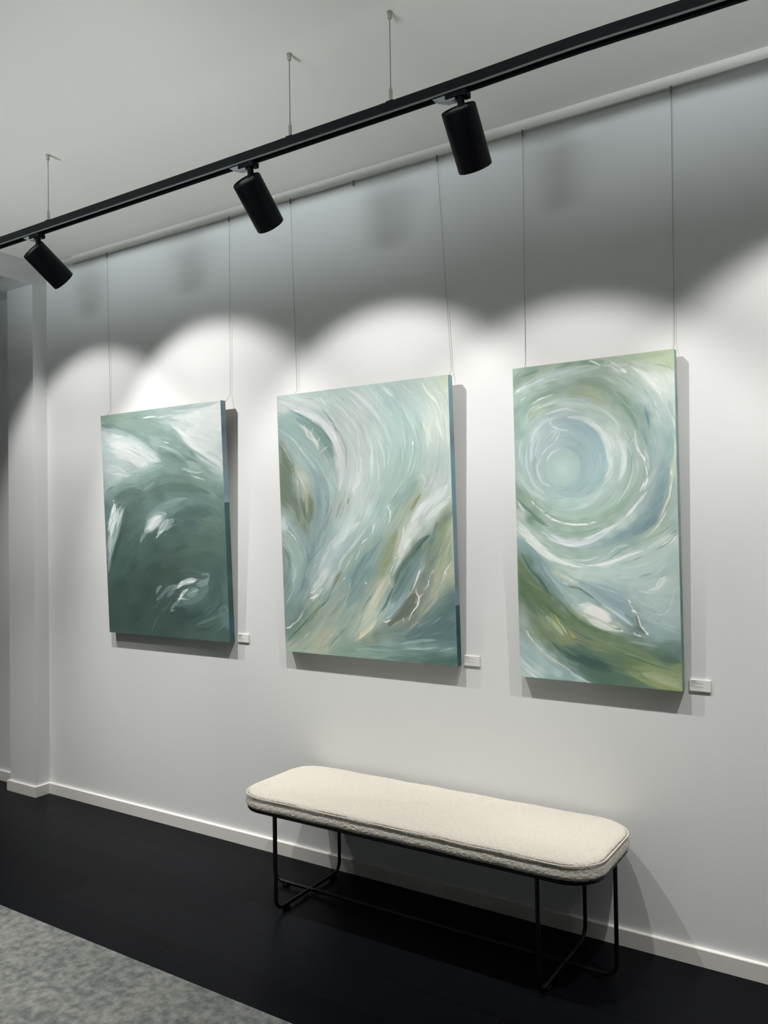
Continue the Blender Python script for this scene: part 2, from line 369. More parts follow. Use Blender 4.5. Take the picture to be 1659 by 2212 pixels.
    s.strokes("""
879f92 120 .7 30,250 250,270 500,330 700,380
87a097 90 .6 300,330 520,330 760,300
759089 60 .8 40,325 170,350 300,420 350,455
7b968e 46 .7 250,370 400,400 520,470 620,560 700,640
85a098 70 .7 600,400 800,440 950,520 1080,600
c6d2d0 90 .5 60,390 200,420 400,500 560,600 700,700 760,765 taper=.2
d4dad9 120 .75 60,470 250,520 420,590 600,690 740,760
d9dcda 90 .8 120,600 300,640 450,720 570,820
dfe1df 60 .8 130,540 300,570 480,650
a9bcbc 22 .5 60,560 150,600 260,620
b4c5c5 60 .6 60,660 150,720 260,760 400,850
cfd8d8 26 .8 200,610 330,680 420,760 520,840
d8dedc 16 .8 480,640 600,700 700,750
e0e4e2 14 .9 560,760 590,800 570,820
8fa3a2 8 .6 310,600 420,630 520,700
8b9e9e 8 .6 590,670 640,700 690,740
8aa0a0 7 .6 440,640 540,700 590,760
c3d0cf 60 .6 80,850 200,880 380,930
d5dcdb 14 .8 130,800 260,830 390,930
d8dedd 12 .8 150,900 250,900 380,940
a4b9b8 20 .6 240,800 330,850 400,920
a3b9b5 30 .6 100,950 110,1030 90,1120
b7c7c5 12 .7 100,1000 110,920 130,850
9ab1ad 60 .5 400,950 600,850 800,800
a7bcb8 30 .6 420,880 600,820 720,800
a5bab4 26 .7 600,440 700,500 870,540
b0c3bd 22 .7 700,560 900,620 1050,720
e4eae6 10 .7 790,520 860,540
88a39c 30 .6 860,560 960,600 1060,640
9fb6b0 26 .5 640,480 780,470 920,520
6f8b84 60 .7 740,660 880,690 1010,770
67847e 26 .8 800,650 920,690 1010,760
6a8982 22 .8 1010,680 1120,740 1190,770
688781 14 .7 1080,700 1200,770 1220,830
9cb3a8 60 .8 1060,760 1180,810 1260,850
8fb0a8 40 .6 1000,640 1180,720 1400,850
e6eae8 240 .6 1050,230 1250,260 1470,300 bristle=.6 soft=1
e4e9e7 180 .6 1050,400 1250,450 1480,500 bristle=.6 soft=1
e2e7e5 160 .85 1100,520 1300,640 1500,760 bristle=.6 soft=1
dee5e2 80 .8 930,330 1060,480 1250,640 1500,860 bristle=.4
c2d0ce 60 .5 850,290 1000,330 1150,320
e8ecea 50 .7 880,330 1020,430 1180,590 1400,730 1500,830
b5c6c4 30 .5 1290,640 1400,690 1500,760
c2d2d0 40 .6 1330,780 1450,840 1500,900
9ab5af 24 .6 1050,560 1250,700 1460,830
768f8c 5 .8 1120,600 1230,670 1290,720 1400,800
6c8884 6 .7 1210,820 1290,860 1370,890
a8bdb9 50 .6 620,150 900,110 1200,90 1450,50
c9d6d4 30 .7 850,170 1050,160 1250,120
9bb2ad 20 .6 600,200 800,170 1050,180
c5d2d0 16 .8 700,240 860,210 1040,210
e6eae6 13 .95 540,240 620,225 700,215
d9e0de 10 .8 960,210 1040,213
75908a 12 .6 380,235 440,230 490,240
a7b898 14 .5 70,270 120,255 170,270
e6efe7 9 .95 1110,920 1200,950 1290,978 taper=.5
c8d8d0 14 .8 1060,870 1160,885 1270,880
b9ccc5 20 .6 1000,840 1120,865
859f94 30 .6 1300,890 1480,950
a9bfb8 20 .6 1350,900 1500,960
85a19b 40 .5 450,1030 620,960 700,930
6a857f 40 .6 700,960 900,930 1100,960
5c766c 70 .7 600,1120 850,1060 1100,1070 1350,1140
96aea9 14 .7 620,1020 680,995 700,985
8ba5a0 20 .6 540,1120 600,1060 700,1010
7f9a95 30 .5 120,1200 200,1080 330,1040
5d7670 12 .7 100,1135 150,1080 200,1050
5b736c 10 .6 330,1035 430,1020
5a736a 90 .7 200,1200 400,1130 560,1130
7c9795 60 .8 560,1440 720,1330 900,1240 1080,1190
87a09e 30 .6 800,1260 950,1210 1090,1190
6f8b88 40 .6 1080,1190 1300,1240 1500,1330
7e9a93 30 .6 1400,1040 1460,1080 1500,1130
9db5aa 10 .6 1440,1000 1450,1080
4f6964 90 .6 900,1420 1100,1350 1300,1380 1450,1480
637d73 100 .6 1200,1600 1350,1480 1500,1440
6f8a80 50 .5 1250,1440 1400,1440 1500,1470
7e988e 6 .7 1440,1490 1470,1450 1480,1430
758f86 6 .6 1450,1510 1500,1540 1500,1590
8ba5a5 105 .7 130,1950 170,1600 220,1400 290,1290 taper=.25
a2b7b6 60 .8 180,1780 230,1600 300,1310
e4e8e6 66 .9 165,1650 175,1500 200,1330 205,1250 taper=.25
e3e6e4 36 .9 130,1600 160,1440 185,1290
dfe4e3 30 .85 205,1520 240,1400 250,1310
eef1ee 14 .9 190,1240 195,1210
f0f3f0 8 .9 220,1262 240,1280 245,1300
c5d1d0 34 .8 230,1560 270,1420 325,1295
c2d0cf 56 .8 140,1850 160,1700 165,1600
9cb2b2 40 .7 130,2080 150,1900 190,1750
50675f 40 .8 340,1500 340,1380 350,1290
4c645c 30 .7 230,1260 260,1290 300,1270
56706d 40 .5 380,1700 480,1500 600,1400
3f5752 40 .7 180,1980 260,1700 320,1500
a6b9b7 125 .75 560,1600 650,1500 760,1420 830,1380 taper=.3
d9dedd 95 .8 580,1580 680,1480 780,1410 taper=.35
e3e6e5 46 .85 600,1560 700,1450 760,1400
c3cfce 62 .8 720,1620 780,1540 850,1440
d2d9d8 28 .85 700,1670 760,1590 830,1500
9eb3b2 70 .65 760,1580 850,1500 920,1440
8da5a4 40 .7 510,1730 550,1640 620,1560
56706c 24 .7 640,1620 690,1580 720,1540
4a6460 24 .8 640,1680 680,1600 710,1560
718b8a 30 .6 820,1430 900,1360 1000,1290
5e7979 180 .5 1000,2400 1150,2350 1300,2250
67817f 90 .6 930,2480 1080,2400 1280,2300 1320,2200
90a5a3 30 .8 700,2330 730,2270 770,2230
7f9694 36 .6 690,2420 760,2360 850,2260 930,2220
7a9290 50 .6 830,2380 900,2280 960,2220
d4dbd8 46 .85 950,2270 1000,2215 1080,2185 1180,2180
e6e9e6 16 .9 960,2265 1040,2200 1180,2175
b9c6c4 24 .8 1000,2220 1100,2160 1200,2160
9aaead 60 .6 1180,2220 1280,2200 1330,2140
8ba19f 20 .7 1330,2160 1320,2100 1230,2100
dfe3e0 30 .9 960,2420 1010,2340 1060,2290 1090,2270
e3e7e4 8 .9 940,2440 970,2400 1040,2380
92a7a5 66 .6 1060,2360 1140,2310 1210,2280
aebebc 12 .7 1120,2310 1200,2280
7e9694 30 .6 870,2540 920,2460 1000,2400
8ca2a0 14 .7 870,2540 930,2520
7a9290 10 .7 680,2500 740,2420
6e8785 12 .7 690,2490 720,2480
566f6c 20 .5 760,2600 850,2450 900,2380
394f4d 50 .8 860,2560 1000,2600 1150,2590 1260,2530
4a6361 40 .7 1000,2480 1150,2480 1300,2440
3e5552 40 .6 1290,2640 1430,2530 1480,2400 1460,2200
506a67 16 .6 1280,2660 1380,2600 1440,2500
5f7a76 120 .7 1480,2550 1540,2650 1570,2750
718b87 30 .6 1440,2540 1520,2480 1570,2560
627c79 30 .6 1180,2700 1330,2640 1500,2560
38504c 14 .7 1170,2755 1300,2750 1430,2690
7b9591 6 .6 1440,2580 1480,2540
5d7772 16 .5 630,2820 700,2650 780,2500
40584f 60 .5 600,2150 720,2080 900,2060
37504a 40 .5 640,2330 700,2430 700,2560
5f7870 8 .6 985,2045 1010,2070 1030,2080
""", soft=.6, bristle=.55, taper=.35)
    s.auto(900, (2, 6), (15, 60), .3, .05)
    s.auto(1100, (1.4, 3.2), (12, 50), .4, .1)
    return s.img
C2 = [(30, 225), (1526, 38), (1612, 2589), (111, 2451)]
def paint_two():
    s = Painting(420, 554, C2, 12)
    s.base("""50,240,b5c4bd 200,230,b3c5be 400,200,b0c6c0 650,170,bccdc8 900,130,b7cdc8 1150,110,b6cac6 1350,80,bdcbc1 1500,60,c0c9b4 100,330,b9c3bf 300,290,c3cbc7 550,280,bccbc6
800,280,cad5d2 1000,250,b4cdcb 1250,250,b6cac5 1450,250,bfcab9 100,430,8fa8a3 250,400,7d9a9c 350,480,7d9490 450,600,728b82 480,700,79918a 500,520,c5c8c8 550,650,c9caca 590,800,c5c8c9
60,500,8aa3a0 150,520,88a4a0 250,620,8ba6a1 350,750,9ab0ac 450,850,98b0ad 60,700,76857a 100,850,6c7c6b 110,1000,687a66 130,1130,667866 250,950,b4b9aa 290,1050,a8ad9c 300,1200,74806d
200,1200,7c8b7a 150,650,93a8a3 250,780,a0b2b0 350,900,93a9a9 400,1050,86a09f 400,1200,8ba3a5 500,1000,a4bab6 700,450,c3cfcb 700,650,bfc9c6 750,850,c6cdca 700,1000,c8cecb
650,1150,a9b3a8 600,1250,a5b5af 800,1200,bdcac7 900,600,c6d3cf 850,800,b9cac4 900,1000,acc1bb 1000,400,b5cbc7 1000,700,aac3bd 1100,600,acc4bf 1200,700,a0bbb4 1150,850,a0bab2
1200,1000,94b0a7 1100,1150,8fa9a0 1000,1000,a4bcb5 950,1200,97b3af 1200,400,b0c8c5 1350,500,c2ccc4 1400,420,cbd1c9 1500,500,c5cec3 1400,650,bac8c1 1500,800,b4c5bf 1420,800,a8bdb6
1350,900,b4c2bc 1400,1000,bbc7c3 1450,1100,bfcac7 1530,1000,bccbc8 1300,1200,c5cccb 1230,1150,a9b29a 1200,1220,a6ae97 1500,1300,788b76 1400,1250,c3cbc9""", dy=1254, low="""
90,90,b8c2c2 150,50,90a8a5 200,60,808f7e 280,120,7a8775 350,100,8ba2a3 420,100,7b9394 450,200,8fa6a3 600,100,b8c4c1 700,50,b9c6c2 900,60,a8bcb8 950,100,9cb3b0 1100,60,a0b0a0
1200,80,c8cbc8 1250,150,c4cac7 1350,60,c0cac7 1450,100,7b8f7e 1520,150,9ba587 1560,100,b1b998 120,200,98ada6 180,250,93aaa2 230,350,8ea49a 100,350,7f968f 130,450,839c95 170,500,9db1ae
100,600,6c8688 200,600,8aa19d 280,600,728c8f 350,250,849a9a 300,400,7b9496 350,600,a3b0b0 450,520,b9c0bd 400,350,97aaac 550,300,a2b4b6 650,200,98acac 450,600,97abab 700,350,8ca19a
800,250,8ba199 850,200,97aca6 900,300,7c9894 850,400,7b9594 700,550,76908f 800,500,6f8a8a 900,500,74908d 1000,300,7f8f77 1050,250,98a07c 1000,400,818f6c 950,500,88926f 1100,350,b9bcae
1150,250,bfc3b8 1100,430,aeb8b0 950,600,a9ad97 900,700,abae9e 1000,600,a0aba0 1250,300,667d70 1150,450,6a8376 1080,560,6a8272 1350,250,6e8a86 1300,400,7b9690 1200,550,6a8686
1150,600,66827f 1100,750,7d9694 1050,700,6c8886 1300,550,76857a 1250,650,8a8d7c 1400,300,76877a 1350,400,687b70 1450,450,a2a98f 1450,600,a3a995 1500,300,98a283 1550,500,b2b89c
1400,700,9ca492 1250,700,7f7f72 1150,850,6d7266 1100,870,6a7266 1300,800,7f8a7d 1450,750,85938a 1560,750,5d7878 1500,850,5b7677 1400,950,62797a 1200,950,6f7c72 200,700,7e9796
150,850,6f8987 250,850,6d827d 130,1000,6a827f 200,950,68806f 350,750,8a9c92 300,950,7f9082 400,850,8b998c 500,800,8a9a90 450,700,7f9590 600,700,87968d 650,800,8aa09b
750,700,78918d 700,900,869a93 850,800,a5aa98 800,900,a9ae9d 900,880,adb5ae 850,970,b0b49f 780,1040,a8ac94 1000,850,8fa5a5 1050,800,98adb0 600,900,8a9a8f 500,950,8d9b8e
550,1020,9aa089 450,1050,9ea38f 400,1130,a5a58c 300,1130,98a390 150,1150,93a493 300,1050,8b9b8b 600,1050,7a9288 700,1050,94a293 550,1150,7a9387 700,1150,768f84 800,1100,75897b
900,1050,6c8075 1000,1000,6c8074 1100,1050,66807c 1300,1050,5c7878 1500,1000,587475 1000,1150,7d9793 1200,1150,76908f 1400,1150,6d8889 1550,1170,6f8b8a 900,1220,6b8780
1200,1250,5a756f 1400,1250,4f6c68 1580,1280,486560 600,1210,77917f 1550,1100,547272""")
    s.guide('40,260 300,380 480,520 580,700 600,950 560,1200 450,1500 300,1850', '200,230 500,380 700,600 750,850 680,1100 560,1400 350,1750 120,2200', '650,160 850,350 980,600 980,850 900,1100 700,1500 450,1900 250,2300',
            '950,140 1100,350 1200,650 1180,900 1000,1250 750,1700 500,2200', '1200,110 1330,300 1400,600 1380,900 1250,1200 1000,1650 750,2200', '1350,80 1480,300 1540,700 1530,1000 1350,1250 1150,1600 900,2050 740,2350',
            '40,460 250,620 400,800 500,1000', '60,640 160,800 220,950 230,1150', '150,850 300,1000 330,1200 300,1400', '90,1380 200,1480 270,1650 260,1800', '75,1190 200,1330 290,1500 300,1600',
            '1450,1260 1250,1500 1080,1850 950,2150', '1560,1500 1450,1800 1200,2200', '1600,1800 1400,2100 1100,2250', '600,2400 1000,2350 1590,2400', '700,2450 1200,2520 1600,2560', '120,2350 300,2200 500,1950')
    s.field()
    s.auto(420, (6, 16), (50, 150), .4, .06)
    S = dict(soft=.6, bristle=.6, taper=.3)
    s.strokes("""
b9c6c3 60 .6 60,240 300,280 480,380 560,460
c3ccc9 30 .7 150,240 300,270 420,340
9fb3ae 14 .6 250,240 400,260 480,330 560,420
d2d8d6 18 .8 340,235 400,265 450,310
75918c 100 .8 200,420 320,480 430,590 500,700 520,760
6f8a82 70 .8 330,460 420,540 480,640 510,730
8aa5a4 50 .7 130,330 220,390 280,440
6d8c95 24 .8 160,340 220,370 280,390
587a88 12 .7 200,370 250,400 270,430
b7bfb6 40 .8 230,470 300,540 350,600 400,700
cbcdc5 22 .8 270,470 300,570 370,620 390,690
c9cfca 14 .8 350,500 330,560 370,620
b3c4c0 12 .8 410,570 390,630 400,700
b0c2c1 14 .7 400,730 440,690 480,660
a9bdbb 12 .7 430,720 470,790 480,830
c6cac9 56 .9 40,265 200,330 370,410 480,520 550,640 595,770 600,900 570,1060 taper=.15
cfd0d1 40 .9 300,370 420,450 520,560 570,690 600,800 taper=.2
d3dad8 6 .9 170,335 280,390 380,465 430,500 rag=.4
e0e5e2 5 .9 180,350 210,355
5d746c 5 .7 400,480 470,560 510,640 540,715 rag=.5
9aa09b 22 .6 470,400 560,530 620,650 640,760 620,900
75867f 6 .7 440,370 490,420 520,470 550,540 rag=.6
6f8584 9 .6 420,340 480,400 530,470 560,560 rag=.5
d3dbd7 20 .8 400,230 460,300 500,340
cbd6d2 16 .6 500,180 640,330 740,500 780,640 760,760
d3dad6 18 .7 560,300 680,430 740,560 750,700
d5dedc 34 .85 640,160 740,220 830,310 910,400 950,480
dbe3e1 16 .8 720,210 830,300 900,370
c9d8d5 20 .7 840,180 910,240 960,320
a8c6c5 60 .5 980,210 1060,330 1100,500
dce4e2 24 .9 950,145 1000,190 1040,230
d5dfdd 12 .8 990,150 1030,200 1070,260
c6d6d3 12 .7 1110,100 1160,160 1230,210
dbe2da 14 .9 1290,95 1340,190 1400,260 1440,310
d9e0d8 10 .8 1350,170 1410,260 1470,380
c8d2c4 20 .6 1380,150 1450,200 1470,250
e2e7e4 4 .9 905,180 900,260 898,340
d8dfdc 4 .8 860,230 890,190 920,210 960,250
cfdcd9 30 .6 780,480 840,620 860,780 850,950
dde4e0 12 .8 840,560 860,740 855,900
d9e2de 12 .8 910,600 960,720 970,850
d2ddd9 12 .7 990,650 1010,740 1000,830
e0e6e3 8 .7 900,740 920,880 910,1000
cad6d1 24 .6 740,700 760,850 720,1000 700,1100
d4d8d4 30 .8 760,900 740,980 680,1060
8fb0ab 20 .5 1120,380 1170,560 1160,740
c9dad7 9 .7 1130,500 1145,620 1140,720
9dbab5 60 .5 1240,400 1300,600 1290,800 1230,960
b9cdc7 16 .5 1250,700 1220,850 1130,1000
d3d7cf 30 .7 1300,450 1340,560 1340,700
d3d9d1 24 .7 1370,420 1360,560 1390,640
d8ddd4 20 .8 1420,430 1450,520 1480,600
d3dcd3 20 .6 1500,350 1520,520 1530,700
a2b8b0 20 .5 1450,650 1440,800 1400,900
e8ecea 10 1 1218,615 1215,650 rag=.3
dfe7e4 5 .9 1195,560 1215,620 1215,700 1195,800 1170,900 rag=.3
d7e1dd 4 .8 1170,900 1100,1010 1030,1120 1000,1160
e4e9e6 8 .95 1000,1168 995,1190 1020,1230 1018,1290 1005,1340 rag=.3
8ba69d 70 .7 1040,1180 1120,1130 1200,1060 1260,960
7e988f 30 .5 1030,1160 1060,1120 1100,1060
9fb39d 20 .5 1180,1280 1260,1120 1320,1000
8c9068 26 .8 1195,1225 1235,1160 1290,1075 rag=.2
d0d5d0 30 .6 1290,900 1330,980 1300,1070
75867c 4 .6 1345,900 1335,980 1300,1060 rag=.5
8fa09a 7 .6 1370,880 1350,960 1310,1060
d6dad9 80 .8 1240,1270 1350,1170 1450,1080 1520,1000
dce0df 40 .8 1200,1330 1270,1220 1340,1140
d7dddc 40 .8 1330,1300 1440,1200 1540,1130
e2e8e5 8 .9 1500,1120 1550,1100 rag=.5
e2e8e5 6 .9 1535,960 1550,980 rag=.4
6a7b67 80 .8 80,720 110,880 120,1040 140,1180
667864 50 .7 60,640 110,760 160,870 180,950
68795f 50 .7 180,1100 210,1200 230,1320
b5bdae 30 .8 190,840 250,950 290,1080
c8c7b4 20 .8 215,900 255,980 280,1060
a5ac96 40 .7 250,1000 300,1110 290,1260
5f6f5a 30 .7 240,1110 270,1220 300,1330
717c64 50 .7 310,1080 330,1200 310,1340
dfe4db 5 .9 45,630 100,690 125,745 170,820 rag=.3
d5dbd0 5 .8 165,850 180,940 210,1010 210,1110 rag=.4
d0d2b9 8 .9 190,870 210,950 215,1040 rag=.3
a3a77c 3 .6 90,1040 130,1110 145,1180
8fa9a5 40 .6 40,440 200,560 330,700 430,830
b6c7c3 16 .7 60,510 170,600 250,700 300,780
b2c3c0 14 .7 240,700 330,800 400,920
869fa0 60 .6 330,850 430,960 480,1080
748f93 34 .7 380,1080 400,1180 380,1300
7b9496 20 .6 450,1080 480,1180 440,1300
a3b6b8 20 .5 440,800 520,950 560,1100
5d715f 10 .6 660,1105 645,1175 rag=.3
8a9788 24 .6 600,1120 570,1220 540,1300
9aa59a 12 .6 640,1150 600,1240 570,1300
""", **S)
    s.strokes("""
93aba8 36 .7 75,-60 130,60 200,160 260,280 290,400
a3b6b6 14 .7 80,20 180,150 240,260
8ba5a6 60 .7 180,90 260,220 300,350
c4cbca 60 .8 90,20 85,90 130,120
cdd4ce 7 .9 80,130 140,150 190,210 230,300 rag=.2
dfe4df 6 .9 150,175 180,190 200,230
9aafa5 60 .7 110,180 190,270 230,380 220,500
a4b7ab 24 .6 200,260 250,360 260,450
e1e6e1 5 .9 80,255 110,290 130,340
5f7a68 9 .7 85,290 120,330 150,420 rag=.2
69836f 24 .6 100,300 140,420 150,520
78928c 60 .7 110,450 130,560 110,700
b3c2c1 24 .7 160,420 190,500 170,600
dfe5e2 4 .9 200,520 180,600 180,650 130,750 100,800 rag=.4
8fa5a2 40 .6 230,480 210,600 180,700
66828a 24 .7 280,540 255,620 240,700
6e8a8f 40 .6 420,120 370,260 310,400 270,540
7b9599 24 .6 480,130 440,240 400,320
607c7c 8 .6 410,290 350,370 290,440
b7c3c4 40 .6 560,180 470,330 400,480
a9b8bb 60 .6 660,120 540,320 400,540
c2c7c4 60 .8 470,470 430,560 370,640 330,700
bfc4c0 30 .7 440,640 380,700 340,760
e2e8e5 14 .95 320,735 360,720 400,700 rag=.5
dde4e0 7 .9 320,690 345,675 370,670 rag=.4
dde4e0 5 .9 300,760 250,870 200,940 110,995 rag=.3
e6ebe8 10 .9 110,990 150,985 170,970 rag=.5
e0e6e3 8 .9 150,980 190,940 rag=.4
c4cfcb 60 .6 700,60 600,180 520,300
cad3cf 40 .6 760,60 660,160 600,240
b4c2c2 26 .7 760,180 680,300 600,400 560,500
aebec0 20 .7 830,100 740,220 650,330
e3e9e6 7 .9 885,80 870,140 865,160 rag=.5
e3e9e6 8 .9 855,160 875,165 rag=.4
dbe3df 6 .9 830,210 790,235 770,270 rag=.4
dbe3df 5 .9 765,270 750,330 720,400 rag=.3
8a9d91 50 .6 700,300 640,420 600,500
8fa194 30 .6 740,260 690,380 620,540
607e7f 60 .6 900,280 800,400 720,520 680,640
6b8787 80 .6 860,460 780,600 700,720 640,820
7d9795 40 .5 960,140 880,280 800,400
708b85 24 .6 960,200 890,300 840,380
a7b6ad 10 .6 620,440 660,380 690,340
cfd9d4 6 .7 600,520 660,420 700,340
dde5e1 6 .9 612,575 635,545
e1e7e4 8 .9 800,610 810,600 815,580 rag=.4
dde4e1 5 .8 665,640 680,600
747c66 34 .9 520,650 550,580 590,500 taper=.6
8c8f7b 20 .8 560,640 590,560 597,490 taper=.5
3f5a4c 5 .85 600,490 545,550 520,600 515,680 rag=.2
46604f 9 .9 515,680 470,750 400,820 340,870 taper=.4
4a6354 12 .8 350,860 280,940 230,1000 160,1060 115,1110 rag=.3
6a7d69 30 .6 420,780 350,880 270,980
9c9f80 14 .6 380,760 360,820
718b82 30 .5 640,700 560,820 480,900
8d9b8c 40 .6 600,640 520,780 420,900
a39e93 16 .5 600,720 520,820 440,920
8f9876 40 .6 1050,250 1010,360 960,460 900,560
8a9474 60 .6 1040,180 1010,300 980,420 920,520
7c8c6c 40 .5 1080,120 1040,260
6f804f 12 .6 1000,400 960,470
b2b79a 20 .7 1120,120 1090,220 1060,330
b6ad7e 8 .7 1190,20 1150,100 1120,170
dee3d6 10 .9 1140,100 1130,180 1135,240 rag=.4
c5cabd 40 .7 1180,120 1140,230 1080,340
cdd1cb 90 .7 1260,60 1200,160 1150,260 1100,380
e0e2e0 30 .7 1200,200 1160,260 1140,320
b9c3be 24 .7 1130,340 1080,450 1040,540
dbe1dc 6 .9 1060,370 1050,430 1010,560 1040,640 rag=.4
e3e8e3 9 .9 1058,375 1068,385
afb2a0 80 .7 1020,520 920,680 820,860
c2c0a8 30 .7 980,560 900,700 830,820
bdbca4 40 .7 930,700 860,820 780,930
7c8f86 24 .6 900,620 860,700 810,780
5f7b76 20 .6 860,700 800,800 760,880
b5b79f 40 .7 960,840 860,960 750,1080
ccc6a8 30 .85 880,970 800,1030 750,1090
d0c79f 6 .8 770,1020 745,1100
b9c4bf 14 .7 960,840 900,930 840,990
a8b6b2 20 .7 870,880 790,970 760,1020
536d60 46 .9 1370,180 1290,240 1220,340 1150,420 1090,510 1060,610 taper=.25
3f5a4e 12 .8 1360,180 1280,270 1200,370
47614f 7 .7 1090,520 1060,620 1000,740 980,830 rag=.2
4f6a58 20 .7 1040,640 990,770 940,850
6c8074 8 .7 950,820 920,880 890,930
64807f 90 .7 1290,300 1200,480 1110,640 1030,780
54706c 30 .6 1200,440 1100,620 1030,740
7e989a 30 .6 1280,420 1200,600 1100,740
8ea6ab 60 .7 1200,660 1110,790 1000,900 taper=.4
a9bac0 30 .8 1150,760 1080,850 980,910 taper=.3
7b9799 20 .7 1090,760 1030,860 960,900
b3c4c5 4 .9 1300,360 1280,500 1220,650 1130,780
e0e6e4 8 .95 1280,480 1265,520 1240,600 rag=.5
e0e6e4 6 .9 1260,540 1215,660 rag=.3
e4e9e6 9 .9 960,925 980,940 1030,920 rag=.4
5e665b 80 .8 1240,690 1160,810 1080,900 1000,970
646c5f 60 .7 1250,780 1180,870 1100,930
74705f 30 .5 1240,660 1220,730 1180,790
e0dcd0 10 .9 1250,640 1245,680 1270,720 1260,790 1210,860 1180,930 rag=.4
d6d5c8 9 .9 1400,480 1360,560 1350,620 1310,670 rag=.4
d8d8cc 8 .9 1310,690 1270,730 1250,790 rag=.5
cbcabd 6 .8 1140,910 1090,940 1040,970 rag=.4
d2d2c6 8 .9 1130,900 1140,940 rag=.4
d8dacd 8 .9 1555,400 1540,440 1500,500 1510,530 1470,590 1440,610 rag=.4
e0e3d6 6 .9 1560,510 1570,520
8a9a72 60 .6 1480,60 1460,180 1420,320
5f7566 30 .6 1430,60 1400,180 1360,300 1330,400
7f8c7a 40 .6 1420,200 1380,350 1320,500
8f9a7a 24 .5 1500,100 1490,240 1440,380
b6bd9f 34 .7 1560,20 1570,250 1575,450
a7ad8e 60 .6 1520,300 1460,450 1400,600
aeb298 50 .6 1480,520 1430,640 1380,740
8f9d7f 24 .5 1350,700 1300,820 1270,880
b9bba4 20 .6 1440,700 1380,800 1300,880
5f7b7b 80 .7 1580,690 1480,780 1380,880 1280,960
53706f 80 .6 1590,760 1500,880 1400,980
7d8a80 30 .5 1330,860 1250,930 1180,980
b9c0b4 5 .8 1270,930 1200,990 1170,1010 rag=.3
c0c8be 5 .8 1310,940 1260,1000 rag=.3
a9b5ac 4 .8 1450,900 1400,950 1370,960
c3cec8 5 .9 1350,1000 1270,1050 1190,1095 rag=.3
4f6d6e 120 .6 1590,950 1400,1020 1150,1080
56726e 60 .6 1600,1080 1350,1090 1100,1120
89a2a1 24 .8 1100,1130 1250,1110 1420,1095
9bb1b0 16 .8 1000,1190 1200,1175 1450,1165
8fa7a7 12 .8 1450,1190 1580,1165
8ca5a0 20 .6 700,1180 900,1175 1100,1190
5e7b74 30 .6 800,1150 1000,1170 1300,1200
547068 50 .6 900,1270 1200,1260 1500,1230
456159 60 .7 1250,1320 1450,1300 1600,1290
7d9384 30 .5 500,1200 700,1220 900,1240
9eb3a2 10 .6 130,1180 300,1190 480,1205
56705f 6 .7 660,960 560,1070 480,1170 rag=.2
9fa18a 60 .5 560,980 480,1050 400,1130
aeac92 30 .5 480,1100 420,1130 380,1150
a9a68e 20 .5 560,1000 500,1070
c8cdb9 4 .9 275,1070 320,1030
7b8f7b 30 .6 340,960 240,1060 140,1150
6a8170 20 .6 240,1000 170,1070 110,1130
""", dy=1254, **S)
    s.auto(900, (2, 5), (20, 80), .3, .06)
    s.auto(1500, (1.3, 2.8), (14, 60), .42, .11)
    s.strokes("""
e8ecea 9 .95 1218,615 1215,655 rag=.3
e4e9e6 7 .9 1000,1168 995,1190 1020,1230 1018,1290 rag=.3
""", **S)
    s.strokes("""
e6ebe8 10 .9 320,735 360,720 400,700 rag=.6
e6ebe8 7 .9 885,80 870,140 865,160 rag=.5
e3e9e6 7 .9 1280,480 1265,520 1240,600 rag=.5
e0dcd0 8 .9 1250,640 1245,680 1270,720 1260,790 1210,860 1180,930 rag=.5
d8dacd 7 .9 1555,400 1540,440 1500,500 1470,590 rag=.4
e4e9e6 8 .9 960,925 980,940 1030,920 rag=.4
""", dy=1254, **S)
    return s.img
C3 = [(30, 227), (1554, 35), (1633, 3270), (105, 3126)]
